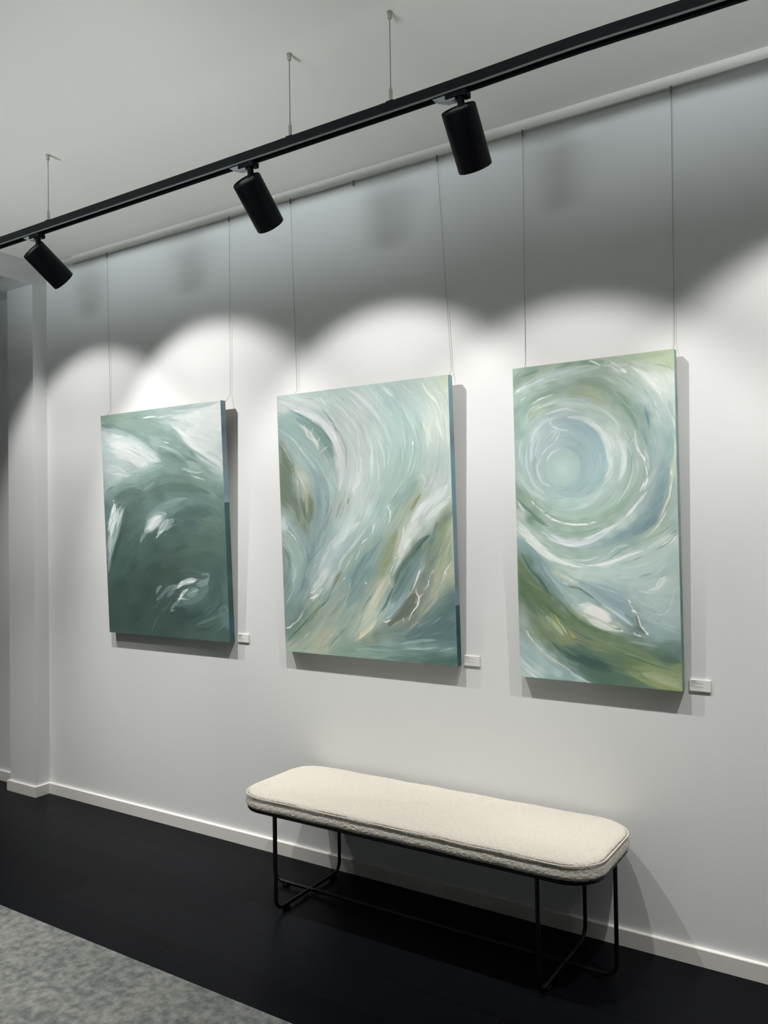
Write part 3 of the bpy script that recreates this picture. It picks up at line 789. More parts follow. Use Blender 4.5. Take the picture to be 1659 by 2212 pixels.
def paint_three():
    s = Painting(340, 669, C3, 13)
    s.base("""50,250,a7bfb0 200,240,8ba691 350,220,a0b296 550,180,8ba48f 750,170,8aa491 950,140,a8bda9 1150,110,b0bf9e 1350,90,b4c1a2 1520,60,b3c2a0 60,350,8aa38f 200,330,9bb09c 400,280,b5c7bd
600,230,b9cbc2 150,420,b9cbc4 300,380,bbcdc7 500,310,b8cbc4 700,270,a9beb2 900,260,9fb3a0 1000,230,bccbc3 1200,200,c3cdc0 1400,200,c0cab2 1500,150,b5c1a1 1350,300,d3d8d2 1500,320,d5d9d2
1500,450,cfd6d0 1450,600,b9c8c3 1530,600,b7c9c2 700,350,96ad99 800,380,a1b296 900,320,9bb09d 550,370,a9bfb2 400,440,92ab9c 250,480,97aea3 100,520,a3bab1 80,600,96afa6 150,600,8fa99d
300,520,8da795 450,460,9db3a0 600,450,a5b89c 750,460,b6c49f 850,520,afc09c 900,450,97ae9c 1000,430,9db2a0 700,520,b9ccc2 500,540,b9cdc5 300,620,b4c5b5 220,680,a4b6a3 550,590,c3d3cf
750,580,bdd0c8 900,620,b5c9c1 60,750,8aa69b 100,850,8fab9f 80,1000,98b1a9 150,750,a9bdb4 130,950,a3b9b4 100,1150,9db5ae 300,720,a9bfbf 250,850,b4c5c6 400,760,a9bec2 550,720,9db7bb
700,800,9ab5ba 800,850,96b2b6 600,850,a0b8bc 450,850,aec1c4 350,950,a7bbbd 250,1000,a9bcbf 230,1150,9fb3b5 300,1250,a9bbbe 170,1150,b0c2c2 170,1300,a9bdb8 650,950,9db7b8 750,1100,9db8b7
850,1100,97b3b3 880,1000,96b1b5 700,1300,93afb0 850,1250,95b1b1 550,1380,98b3b4 400,1370,9fb6b8 500,1155,a9bfbb 600,700,a9bfc2 750,700,c4d3d1 900,820,ccd6d1 950,950,c4d0c9 980,1100,b4c7c0
950,1250,b3c7c1 850,1380,abc1ba 700,1470,abc1b9 500,1490,a5bdb6 350,1450,a3bab4 250,1380,a9beb8 1000,800,bccac2 1050,950,c5d0ca 1080,1100,c3cfc9 1050,1250,afc3ba 1000,1400,abc1b9
850,1530,a3baaf 650,1580,a0b8ac 450,1560,9fb7ab 300,1500,a3b8ad 1130,1100,95aea5 1130,1300,93ad9f 1050,1450,9cb4a7 1100,800,a8b9ad 1000,650,a7baae 1100,700,96ac9e 1000,550,92a997
1100,550,8fa797 1180,700,879f91 1250,850,839d95 1300,650,7b9896 1200,600,8aa396 1230,500,a9bdb5 1100,420,a9bcb1 1300,500,b9c6c3 1400,700,adbfbd 1350,600,b3c2c1 1200,900,9fb2a8 1200,1100,b0beb7
1300,1000,94aca8 1350,1100,9bb0ad 1400,900,a0b7b6 1480,900,93aeae 1500,750,a6bcb7 1530,1000,9bb3ab 1450,1150,88a3a5 1250,1250,9fb1a7 1200,1400,9fb3aa 1350,1300,8ba3a5 1450,1350,7d999c
1350,1500,86a0a3 1300,1600,7d989c 1250,1550,9ab0b0 1150,1600,b6c4bd 1050,1550,93ac9c 900,1620,8fa998 700,1660,8ca693 500,1640,9db5a8 350,1600,8fa698 250,1560,7d9686 150,1480,8fa595
100,1400,809a8c 80,1500,8fa69a 100,1600,b3beb4 1530,1200,c0c9b6 1500,1400,a8b5a0 1560,1400,a0b5b0 1450,1600,a3b2a0 1550,1600,a5bab6""", dy=1594, low="""
100,60,b3c0b8 90,170,c3cbc4 200,60,6f8a7a 150,130,bcc7c0 250,250,c7cdc4 400,380,b9c7c0 550,460,bfcac2 120,270,8aa3a5 150,350,78938f 250,420,7f9a9c 300,330,b5c1b8 350,130,a6bbb0 300,100,8ba394
450,130,8ba592 650,160,86a08b 850,130,8fa897 950,80,94ac9b 600,60,a0b8ac 450,200,b6bfc4 600,250,b6bfc6 750,240,b4bfc4 900,170,b9c4c4 1050,90,b9c5bf 350,250,9cb2a8 450,320,93ab9f
600,340,8da599 800,320,8ba4a0 900,260,86a09f 1050,200,7f9a9e 1200,130,78949a 1350,60,7b979b 1250,30,86a0a3 1150,260,86a09a 1000,330,92aaa0 850,380,9bb2a7 650,400,8fa79b 750,440,96ada1
1000,420,abc0b9 1150,380,b6c5bf 1300,200,9fb4a5 1400,150,aab9a9 1480,60,9fb3a6 1550,150,9bb3ab 1450,250,b6c4bc 1550,240,c3ccc5 1350,300,a6bbb4 1500,350,a9bdb8 1250,400,b0c2bd 1400,450,adc0bc
1560,450,a3b9b4 900,480,bfcbc6 700,500,b3c5bf 900,550,a9bdb8 1100,520,a9beb9 800,600,a9bdba 650,560,b6c4bc 1300,550,a3b8b3 1450,570,a3b8b4 1000,650,a6bab8 1200,650,a6bbb7 1350,700,adc0bb
1450,630,b6c4be 1550,700,a5bab5 1200,750,a0b5b2 1400,850,a3b8b4 1300,950,96adac 1500,950,9db3b2 1580,850,a0b6b1 1400,1050,92a9a9 1550,1050,93abab 700,700,97adac 850,750,8aa2a5
1000,780,879ea3 1050,850,7f979c 950,850,7f989e 1100,950,7b9395 1000,950,93a9ae 850,830,6d8788 600,600,b3bfb5 500,600,a9b5a3 450,560,a9b8aa 350,550,8aa3a5 300,500,7d989b 400,650,829c9f
500,700,879f9f 600,780,9bb0ac 700,780,8fa7a6 500,800,819a98 600,850,96aba7 750,880,c0c5bc 850,930,c3c7be 700,930,b9bfb5 800,1000,b3b8ad 900,1030,b9bdb3 1000,1040,a5ada0 900,970,c6c8c0
1000,1000,7b9294 1150,1050,7f9496 1200,1080,6b7a74 1300,1080,8ba1a0 1400,1150,8aa2a1 1600,1150,839c9b 200,450,5c776e 280,600,5c766f 350,700,536d66 450,850,5a735f 150,430,6a806f 100,480,75865f
120,600,5f7253 200,600,637556 150,750,59704f 250,700,5d7052 350,800,62754f 300,850,5d7050 200,850,6a7c66 400,900,5f7250 550,900,6a7d5f 600,1000,5f7353 700,1030,6a7c5e 800,1080,6f8062
450,1000,6a7a4d 550,1100,747c58 600,1150,727a5a 500,1200,728062 400,1050,7d8a66 300,950,74846a 250,1000,6d7e62 150,900,7f9084 120,1000,8a9c98 200,1100,75876f 300,1150,6b7d60 400,1150,647a5d
100,1150,8ba09f 150,1250,8fa5a6 250,1200,97a79f 300,1300,9cb0ae 400,1350,93a8a4 200,1400,8ba4a5 350,1450,8fa8aa 450,1500,a0b4b2 120,1400,a5b7b5 200,1500,a9b9b6 400,1580,7f9a9c 300,1450,a3b5b4
550,1550,7f9a9c 650,1580,98aeac 600,1450,6a8280 500,1400,6d8378 500,1300,647a68 400,1250,5a7160 600,1300,47605a 700,1350,415b53 550,1230,5f7460 700,1250,52695a 800,1400,3f5952
900,1450,405a4f 750,1500,4a6459 700,1450,556e62 900,1550,48624f 1050,1500,4a6354 1000,1380,536a55 850,1250,64764f 1000,1300,5f7357 900,1150,667a5c 1050,1200,5f745a 1200,1250,5c7159
1250,1350,61754f 1400,1300,56705f 1500,1350,4f6961 1600,1300,5d7872 1200,1200,6c8074 1350,1200,7b9088 1550,1250,6a847f 1150,1400,62754f 1300,1450,7b8a5b 1400,1500,8a9768 1550,1550,8d9874
1600,1450,7a8a5a 1200,1500,6c7f5c 1300,1600,6a7d5a 1500,1650,7d8b58 1100,1600,506a56 1590,1650,8a9662""")
    for k, (cx, cy, rx, ry) in enumerate([(500, 1155, 200, 215), (540, 1080, 290, 330), (570, 1040, 370, 410), (590, 1060, 480, 510), (560, 1070, 600, 600), (560, 1080, 760, 700), (560, 1080, 1000, 850), (560, 1050, 1150, 1000)]):
        a = np.linspace(0, 2*math.pi, 60)
        P = np.c_[cx+rx*np.cos(a), cy+ry*np.sin(a)]
        P = P[(P[:, 1] < 2100)] if k > 5 else P
        for i in range(len(P)-1):
            if np.hypot(*(P[i+1]-P[i])) < 200: s.guides.append(s.uv(P[i:i+2]))
    s.guide('70,1650 300,1900 600,2070 900,2100 1200,2000 1560,1750', '80,1800 300,2050 600,2300 900,2480 1200,2650 1600,2750', '80,1950 300,2250 550,2500 900,2700 1300,2800 1620,2850',
            '90,2200 300,2500 600,2750 1000,2900 1600,3080', '100,2600 350,2850 700,3050 1000,3180', '100,2900 350,3080 600,3200', '900,2150 1200,2350 1600,2600', '1000,2200 1350,2150 1580,1950', '1300,2300 1480,2200', '800,3000 1200,3100 1600,3200')
    s.field()
    s.auto(520, (5, 14), (40, 130), .4, .05)
    S = dict(soft=.6, bristle=.6, taper=.3)
    s.strokes("""
8aa38b 50 .7 60,330 160,280 280,240
75907b 20 .6 100,310 200,270 280,230
b3bf9d 24 .7 220,310 300,260 400,200
5f7a6a 6 .7 40,325 90,270 130,230 rag=.3
7d9782 50 .6 420,240 600,190 800,160
869f88 60 .7 560,220 740,190 900,150
b9cbc4 90 .8 40,470 200,370 400,290 640,230 860,210
c5d4ce 30 .7 150,400 350,310 600,230
d9e2dd 5 .9 50,460 150,400 330,315 rag=.3
e6ece8 9 .95 70,430 160,390 rag=.5
e3eae6 6 .9 220,365 340,315 rag=.4
dde5e1 4 .8 580,230 700,200 760,180
e6ece8 14 .95 60,440 95,430 rag=.5
eceeea 12 .95 745,148 800,165 860,195 rag=.35
e9ebe5 8 .95 940,150 1010,190 1060,230 rag=.3
e6e9e3 8 .95 960,200 1010,240 1050,270 rag=.3
eef0eb 16 .95 1040,230 1070,245 1105,265 rag=.5
e3e7e0 8 .9 1050,215 1110,250 rag=.3
c9d3ca 24 .7 870,200 1000,190 1130,180
a9ba9c 50 .6 1000,140 1250,110 1500,80
bcc69f 30 .5 1250,140 1400,130 1540,160
98a98a 14 .6 1350,180 1480,200 1555,245
c5ceb8 30 .5 1200,180 1400,220 1540,290
d6dad3 120 .7 1250,280 1400,350 1500,450
dadcd6 60 .8 1180,230 1330,330 1430,470
dfe2dd 30 .8 1140,200 1260,280 1350,380 1410,470
cbd1c8 30 .7 1460,290 1500,400 1510,500
e8ebe6 6 .9 1350,340 1365,390 1420,480 1470,570 rag=.35
e6eae5 6 .9 1470,570 1510,640 1545,710 1555,820 rag=.35
c2d0c9 24 .6 1530,360 1520,450 1540,520
9bb0a6 30 .6 1500,520 1520,600 1530,680
95ad9f 30 .6 100,600 250,500 430,420 600,360
a7bcb0 40 .6 80,560 250,460 480,380
8aa48f 50 .6 160,560 320,480 460,450
93a996 60 .5 560,380 740,330 900,330
a3b08f 40 .5 600,400 750,370 880,400
88a089 50 .5 750,350 880,400 990,470
a6bbac 14 .6 350,330 420,350 560,330
8fa78f 12 .6 480,440 540,400 640,370
c9d4c9 14 .7 880,290 940,330 1010,380
c5d1c8 18 .6 1000,300 1100,360 1180,450
b6c7c0 40 .6 1080,280 1220,400 1310,540
ccd6d2 12 .6 1180,400 1250,480 1290,560
92a8a1 24 .5 1250,400 1330,520 1370,620
c9d4d3 14 .8 1370,520 1385,600 1400,680
b9c8c8 30 .6 1300,480 1390,620 1420,760
7b947f 40 .6 1000,430 1080,500 1150,580
86a089 50 .6 920,440 1040,540 1150,680 1200,800
74907e 30 .6 1040,540 1150,660 1210,800
8ba39a 50 .6 1180,560 1260,700 1280,850
6f8f90 24 .7 1270,560 1300,680 1320,800
66868d 12 .7 1280,620 1310,740
7b9796 30 .6 1230,760 1270,850 1300,960
b3bf93 16 .7 740,440 850,500 900,550
c3cb9a 9 .7 720,430 820,480 880,530
a9b98d 30 .5 620,470 750,450 850,480
93a88f 8 .6 1040,700 960,560 880,500
c2d1cb 40 .7 180,640 350,560 520,520 700,540 880,620
ccd9d5 30 .7 250,600 450,550 700,570 860,640
c9d6d1 30 .6 700,540 900,630 1050,780
e1e8e4 5 .8 165,740 170,660 210,600 300,560
e6ece9 10 .95 210,560 300,510 430,460 rag=.4
dfe6e2 7 .9 100,530 160,490 rag=.4
dfe7e3 6 .9 250,540 280,510 350,490 rag=.3
b6c0a5 30 .6 180,700 260,640 400,600
d3dddb 20 .8 330,660 450,620 570,610 680,640
dfe6e4 8 .9 440,620 530,600 610,635 rag=.3
c9d5d6 40 .6 210,860 300,740 400,690
9fbabf 220 .7 620,820 800,900 850,1100 760,1300 taper=.3
99b5ba 120 .7 560,740 720,780 830,880 880,1020
9cb6b9 160 .7 560,1300 700,1250 820,1100
95b1b5 100 .6 450,1390 650,1400 800,1320 880,1180
a4bbbe 120 .6 430,760 560,860 620,950
c0cdd0 40 .7 230,880 210,1000 200,1120
cbd6d7 20 .8 200,930 240,830 300,750
c3d0d2 26 .8 380,700 400,760 450,800 400,880
d0dadb 14 .9 390,770 450,790 560,815 rag=.4
d0dadb 12 .9 480,800 460,870 420,920 rag=.4
cfd9da 12 .8 370,820 440,810 rag=.5
c9d4d6 16 .8 460,680 400,700 370,760
c6d2d4 14 .8 420,930 350,980 300,1050 rag=.3
cfd9db 16 .85 480,980 400,1020 350,1090 rag=.2
c3cfd2 24 .8 300,1060 260,1160 290,1260 320,1320
bac8cb 14 .8 290,880 260,960 240,1050 rag=.3
8ea4a8 9 .7 260,900 230,1000 230,1100 rag=.3
8ba2a6 14 .6 240,1050 230,1150 260,1230 rag=.3
8fa5a7 8 .6 330,950 300,990
93a9ab 12 .6 220,1160 240,1240 270,1280
c9d4d6 14 .8 310,1300 360,1320 390,1340 rag=.2
c6d2d4 20 .7 170,940 160,1080 180,1200 240,1320 340,1400
b9c9c9 30 .6 120,880 100,1000 120,1150
c3cfc9 40 .6 80,1180 130,1300 230,1400 350,1470
bccac9 20 .7 180,1200 240,1330 350,1420
ced9d6 50 .85 540,680 700,700 830,790 900,900 940,1040 950,1150 900,1270 taper=.2
d8dfdb 40 .85 700,710 830,780 910,880 960,1000 taper=.3
d3dbd6 60 .75 850,800 950,900 990,980 taper=.3
c3d0cb 24 .8 950,1000 975,1120 950,1230 870,1340
b3c6c0 40 .6 930,1280 830,1400 700,1470
8fabab 10 .6 900,1180 870,1250 800,1330
8aa6a5 10 .6 400,1440 470,1450 520,1445
7b9899 6 .7 710,1410 770,1380 820,1350
bccbc5 40 .6 880,1360 760,1490 600,1550
d0d8d3 50 .8 1000,840 1060,950 1080,1060 1070,1180 1030,1280 taper=.25
d5dcd7 24 .8 1050,960 1085,1060 1070,1180
a9bbb1 60 .5 1000,1050 1010,1180 960,1320
97afa3 30 .6 1120,1000 1130,1130 1110,1280 1040,1420
7f998a 12 .5 1100,960 1150,1080 1150,1200
c5d1cb 16 .7 1160,1080 1160,1200 1110,1350 1010,1500
b3c4bb 40 .6 1200,1080 1200,1200 1150,1350
9fb3a3 40 .6 1240,1150 1230,1280 1160,1420 1060,1540
8ca592 60 .6 1130,1430 1030,1540 880,1620
c3cdc6 30 .6 1180,800 1200,950 1260,1080
d2dad5 5 .8 1040,780 1100,850 1140,910 1145,960 rag=.3
d2dad5 5 .8 1170,880 1140,940
dce2de 4 .8 1185,780 1190,900 1200,960
e8ebe7 8 .95 1190,950 1220,1000 1250,1050 rag=.4
edefeb 12 .95 1230,1030 1265,1060 1275,1110 rag=.5
e6eae5 9 .9 1275,1110 1290,1180 1300,1240 rag=.4
e8ebe6 12 .95 1300,1230 1290,1290 1250,1340 rag=.3
e8ebe7 10 .95 1270,1280 1250,1340 1225,1390 rag=.35
dfe4df 10 .85 1335,1210 1300,1290 1250,1380
bdc8c3 30 .7 1270,980 1300,1080 1310,1180
c3ccc9 30 .6 1390,1140 1340,1260 1260,1380
e6eae6 9 .95 1215,1465 1160,1540 1100,1610 rag=.4
d9ded9 30 .7 1300,1380 1220,1480 1130,1600
dfe4e0 16 .7 1230,1450 1150,1560 1060,1660
a6b7b7 60 .6 1420,760 1430,950 1380,1150 1280,1400
9ab0b0 40 .6 1330,800 1350,1000 1340,1120
8fabad 60 .6 1510,800 1510,1000 1470,1180
7b989d 80 .6 1500,1150 1440,1350 1340,1550
6f8e96 60 .6 1450,1420 1380,1560 1280,1700
9cb0ad 40 .6 1390,1230 1320,1400 1220,1540
ced5c4 20 .7 1555,830 1560,1000 1550,1150
c6cba8 10 .7 1560,980 1545,1120 1520,1260
e6e9e4 10 .95 1530,1170 1520,1230 rag=.4
dbdfcd 12 .9 1545,1200 1520,1330 1500,1420 rag=.3
b9bf94 10 .7 1520,1260 1500,1360
e8ebe6 8 .95 1535,1300 1510,1410 1490,1480 rag=.3
dfe4dd 12 .85 1500,1420 1460,1540 1420,1640
e8ebe6 7 .95 1480,1560 1440,1640 1390,1700 rag=.4
a6b8b5 20 .6 1575,1250 1550,1400 1560,1500
9ab2ac 30 .6 1560,1500 1500,1620
6a8572 24 .8 60,1430 130,1510 230,1600 340,1680
5a7767 12 .7 75,1440 150,1530 250,1620
90a593 30 .6 100,1360 200,1460 330,1560
eceee9 9 .95 85,1480 110,1530 150,1575 rag=.4
e8ebe6 10 .95 210,1470 240,1510 rag=.4
e8ebe6 9 .95 240,1510 290,1550 340,1575 rag=.4
dfe5e0 7 .9 290,1560 390,1640 500,1680 rag=.3
9db6a8 40 .5 380,1560 560,1600 760,1590
8ea893 40 .5 440,1640 640,1680 860,1650
b9c6bd 14 .5 1010,1580 930,1640
""", **S)
    s.strokes("""
eceee9 10 .95 340,0 430,55 500,85 rag=.3
eff1ec 16 .95 500,85 600,100 700,100 760,98 rag=.3
e9ece7 10 .9 760,90 820,72 rag=.4
5f7c6c 30 .7 200,10 300,80 380,120
8aa48e 60 .6 330,120 500,190 700,190 880,130
83a08a 30 .6 500,180 700,180 850,120
c6ccd2 40 .85 380,190 480,250 600,280 750,260 900,200
d0d4d9 24 .85 350,220 470,270 620,300 760,270
cfd5d5 30 .8 700,240 860,190 980,120 1080,40
eceeed 8 .95 300,165 370,210 420,240 rag=.4
e9ecea 8 .9 400,190 480,240 580,260 rag=.4
e9ecea 9 .9 680,240 780,210 900,150 1020,90 rag=.4
dfe3e2 10 .85 470,280 560,300 640,310 rag=.3
d0d7d4 24 .8 80,80 200,180 330,280
dcdfda 40 .85 80,110 180,200 300,310 420,400
d6dad3 60 .8 90,160 230,290 370,400 560,480
d9ddd7 30 .8 300,330 450,430 620,500
dfe4e0 14 .8 540,460 640,495 720,490
b6c3ba 20 .6 130,80 280,230 420,330
8da697 16 .6 180,150 300,260 430,350 560,420
95ad9f 40 .5 380,300 560,370 750,370 930,310
86a195 14 .6 350,340 520,410 700,460 800,470
7d988d 14 .7 780,475 920,430 1060,340 1200,260
c3d0ca 20 .6 560,430 700,440 850,400
bccbc6 16 .7 930,380 1030,310 1150,290
d6dcd8 30 .85 720,490 900,470 1100,400 1280,340
e3e6e3 12 .85 800,490 950,460 1120,390 1230,360
6f8a80 8 .7 1050,470 1180,430 1270,390
96ada3 20 .6 1150,280 1270,200 1400,130 1470,40
78949b 70 .7 880,290 1050,220 1220,130 1380,10
6b8991 60 .6 1150,200 1280,130 1400,20
869fa2 40 .5 760,330 950,290 1100,230
7f988e 7 .8 1250,260 1400,190 1570,80
b9c4a6 8 .7 1270,230 1380,160 1440,60
ecefea 6 .95 1280,225 1360,150 1420,70 1470,5 rag=.3
c9d3cd 30 .7 1290,330 1430,250 1560,170
dce0dc 30 .85 1430,300 1510,260 1570,210
6f8b84 8 .8 1360,340 1450,300 1530,240 1575,155 rag=.2
66827b 7 .8 1510,200 1570,150
b6c6c0 60 .5 1300,420 1450,360 1580,280
adc0bb 120 .5 900,560 1150,540 1400,480
bdcbc8 30 .5 1050,520 1250,480 1400,420
8fa5a1 20 .7 1210,600 1280,575 1350,560
8aa19b 8 .7 1420,590 1460,570
d0d7d3 30 .8 1310,720 1400,690 1450,630 1490,590
d8ddda 20 .8 1380,680 1420,620 1470,590
c5d0cc 24 .6 1200,720 1330,740 1420,720
bac8c4 30 .6 1480,420 1450,500 1380,560
a9bcb8 140 .5 1250,850 1400,800 1560,780
9fb4b4 120 .6 1300,980 1450,1000 1600,1060
c5d0cd 14 .5 1250,900 1400,950 1500,900 1560,700
879ea1 60 .7 1350,1130 1480,1150 1620,1160
c5cdcf 6 .5 1380,1040 1500,1090 1610,1125
8aa0a6 110 .8 650,650 820,700 1000,770 1100,830
7f969d 90 .8 760,700 900,800 1050,900 1150,960 taper=.2
879ea3 90 .7 880,820 1000,900 1150,1000
93a8ad 50 .7 700,680 900,840 1080,960 1170,1040
a9bac0 30 .75 860,850 980,920 1080,990 1150,1050
dbe2e4 7 .9 950,900 1050,970 1130,1030 1175,1055
c6d0d3 6 .8 780,770 900,860 1000,940
b6c3c0 6 .8 660,620 860,690 1000,740 1090,780
6b8487 30 .7 1080,940 1150,1000 1180,1040
66716a 30 .8 1190,950 1210,1020 1220,1080
5d6e6a 26 .8 1200,1060 1250,1100 1280,1130
b3bfb9 14 .7 1140,770 1180,780 1200,800
eceeec 14 .95 1110,800 1135,830 1130,850 rag=.5
eef0ed 6 .95 1130,850 1170,900 rag=.4
f0f1ed 20 .95 1150,905 1180,920 1200,935 rag=.5
eef0ec 9 .95 1195,940 1220,1000 1240,1060 rag=.4
f0f1ed 12 .95 1240,1050 1270,1090 1300,1130 rag=.4
f0f1ed 22 .95 1290,1110 1305,1140 rag=.4
e6e8e3 10 .95 1165,1110 1200,1140 1250,1150 rag=.4
5b6f64 8 .8 1080,1140 1180,1160 1255,1175
b9bfb0 30 .7 470,570 560,630 620,660
d3d6cd 16 .85 500,640 560,665 rag=.2
cdd2c8 14 .8 520,580 580,620 620,640
6a7d70 24 .8 530,680 650,700 720,750 800,800
51686b 9 .8 640,690 740,750 820,810
4f6d7a 5 .8 490,660 530,670
8fa6a8 40 .7 560,740 700,780 850,860
86a1a4 30 .7 420,560 480,640 600,760
d0d1c8 110 .9 650,860 760,900 880,960 960,1010 taper=.25
dcdbd3 80 .9 720,880 830,920 930,990 taper=.3
d7d6cd 60 .85 740,990 860,1050 980,1090 taper=.3
c0c4bb 40 .8 700,950 800,1030 950,1080 1070,1110
e3e2da 20 .9 760,870 850,900 920,970
aab0a3 5 .7 790,960 880,1010 940,1040
c8cbbf 8 .9 940,1040 1000,1060 1070,1090 rag=.4
eff0ea 10 .95 960,1050 1030,1080 1080,1110 rag=.5
5a6e53 14 .7 990,1070 1060,1090
9fb2b0 40 .6 580,850 650,870 700,930
8aa2a0 60 .7 430,620 520,760 640,880
7b9597 50 .7 250,400 350,540 460,680
6f8b90 60 .7 130,260 250,400 330,520
8ea5ab 30 .6 100,230 200,330 290,430
6f8989 40 .7 300,520 400,660 520,800
a5b8ba 14 .7 290,450 400,600 500,720
43625c 26 .8 110,370 200,520 290,620 380,740
3f5d58 30 .7 280,600 340,700 400,780
55705f 30 .7 380,720 470,820 560,910
8b9258 12 .6 580,900 640,950 700,980 rag=.3
5f7350 120 .7 90,440 170,620 300,780 450,900
566c4b 120 .6 100,600 220,800 380,930 560,1050
617653 100 .6 450,900 620,1030 850,1130 1100,1200
4f6a4f 40 .6 500,860 620,980 780,1080 950,1130
475f48 12 .7 300,800 420,930 560,1020
415a48 8 .7 550,1060 700,1150 850,1210
7a8a70 20 .6 160,620 240,680 300,720
57705f 30 .7 160,750 240,860 310,960
51694f 50 .6 100,700 180,850 280,970
8c9b77 60 .8 340,960 430,1040 500,1120
9eab82 40 .8 400,1000 460,1080 520,1150
84906a 50 .6 380,930 470,1020 540,1100
c6c05a 8 .9 425,945 470,1020 540,1130
dfe0c6 5 .9 480,1030 520,1090 560,1150
a09a58 30 .6 560,1100 600,1150 630,1165 rag=.2
a8a05c 14 .6 590,1150 620,1165
858860 30 .5 500,1130 580,1190
7a8757 60 .6 430,1170 520,1200 620,1200
8f9e94 60 .6 110,950 160,1050 240,1130
6a7d60 60 .6 230,980 330,1120 460,1220
a9b3ae 20 .6 120,1060 220,1200 340,1290
e8ebe8 9 .95 165,1090 190,1150 240,1200 rag=.5
e8ebe8 8 .95 240,1215 280,1260 330,1300 rag=.4
dfe4e1 6 .9 330,1300 400,1360 480,1410 rag=.3
e6eae8 6 .9 440,1390 540,1450 620,1510 rag=.4
a6b0ad 30 .7 230,1250 350,1330 480,1440
6b8079 20 .6 320,1230 430,1320 560,1430
8fa7aa 60 .6 110,1200 200,1310 320,1400
7d999e 12 .7 110,1310 150,1370 190,1400
b6c2c1 30 .7 110,1370 200,1450 330,1540
c3cbc9 24 .7 130,1440 230,1520 350,1580
7893a0 30 .6 340,1500 430,1540 550,1580
86a0a6 40 .6 380,1400 520,1470 640,1550
6d8d98 20 .6 440,1560 560,1570 650,1580
afbdbd 24 .7 520,1450 640,1530 780,1600
b6c3c1 12 .7 600,1500 700,1560 800,1600
3c5750 90 .8 470,1230 620,1330 780,1420 960,1480
38534c 80 .8 600,1330 780,1400 940,1420
3f5a4e 60 .7 400,1200 520,1300 650,1400
6a7f66 30 .6 330,1130 480,1240 640,1340
4c6656 80 .7 650,1420 850,1530 1080,1580
4f6957 80 .6 900,1500 1100,1560 1300,1620
5d7562 60 .5 700,1240 900,1330 1100,1400
73845a 60 .6 700,1190 900,1240 1100,1310
8a9a8a 10 .5 600,1190 800,1260 1000,1340
6b7e5a 60 .6 1000,1230 1200,1290 1350,1370
48604a 9 .7 850,1210 1060,1310 1300,1400 1600,1500
8a9a92 24 .6 1130,1200 1250,1220 1400,1250
7d908a 16 .6 1080,1310 1200,1340 1320,1390
56705f 60 .7 1300,1300 1450,1340 1600,1350
4a645c 60 .7 1400,1360 1550,1380 1620,1400
7f8e5a 40 .7 1150,1430 1350,1490 1600,1540
9aa27c 90 .7 1250,1500 1420,1550 1610,1600
a2a882 50 .6 1350,1530 1500,1590 1620,1640
8a9764 30 .6 1100,1480 1250,1560 1450,1640
5a725d 40 .6 1050,1560 1250,1630 1450,1690
""", dy=1594, **S)
    s.strokes('''
93aeb1 46 .75 505,950 620,990 690,1080 700,1180 670,1290 590,1360 480,1370 taper=.15
9ab3b6 30 .5 420,1340 350,1270 330,1180
''', **S)
    # pale disc with its soft glow of lighter paint in the middle
    c = s.uv([(500, 1155)])[0]; yy, xx = np.mgrid[0:s.H, 0:s.W]
    r = np.hypot((xx-c[0]), (yy-c[1])*1.0)/(168*s.k)
    a = np.clip((1-r)*9, 0, 1)[..., None]
    g = np.clip(1-np.hypot(xx-c[0]-1, yy-c[1]-3)/(130*s.k), 0, 1)[..., None]
    s.img = s.img*(1-a*.97)+(hexc('a7bdb9')*(1-g)+hexc('b5c9c4')*g)*a*.97
    s.auto(700, (2, 5), (20, 70), .22, .05)
    s.auto(1300, (1.2, 2.6), (12, 50), .38, .1)
    s.img = s.img*(1-a*.8)+(hexc('a7bdb9')*(1-g)+hexc('b5c9c4')*g)*a*.8
    s.strokes("""
eceeea 11 .95 745,148 800,165 860,195 rag=.35
eef0eb 14 .95 1040,230 1070,245 1105,265 rag=.5
edefeb 10 .95 1230,1030 1265,1060 1275,1110 rag=.5
e8ebe7 8 .95 1270,1280 1250,1340 1225,1390 rag=.35
eff1ec 12 .9 500,1679 600,1694 700,1694 760,1692 rag=.3
f0f1ed 16 .95 1150,2499 1180,2514 1200,2529 rag=.5
eef0ec 8 .95 1195,2534 1220,2594 1240,2654 1300,2724 rag=.4
e8ebe8 8 .9 165,2684 190,2744 240,2794 rag=.5
""", **S)
    return s.img
WASH = [(-.75, .45), (-.62, .52), (-.5, .56), (-.4, .54), (-.3, .47), (-.2, .39), (-.05, .285), (.1, .245), (.3, .165), (.5, .15), (.75, .09)]

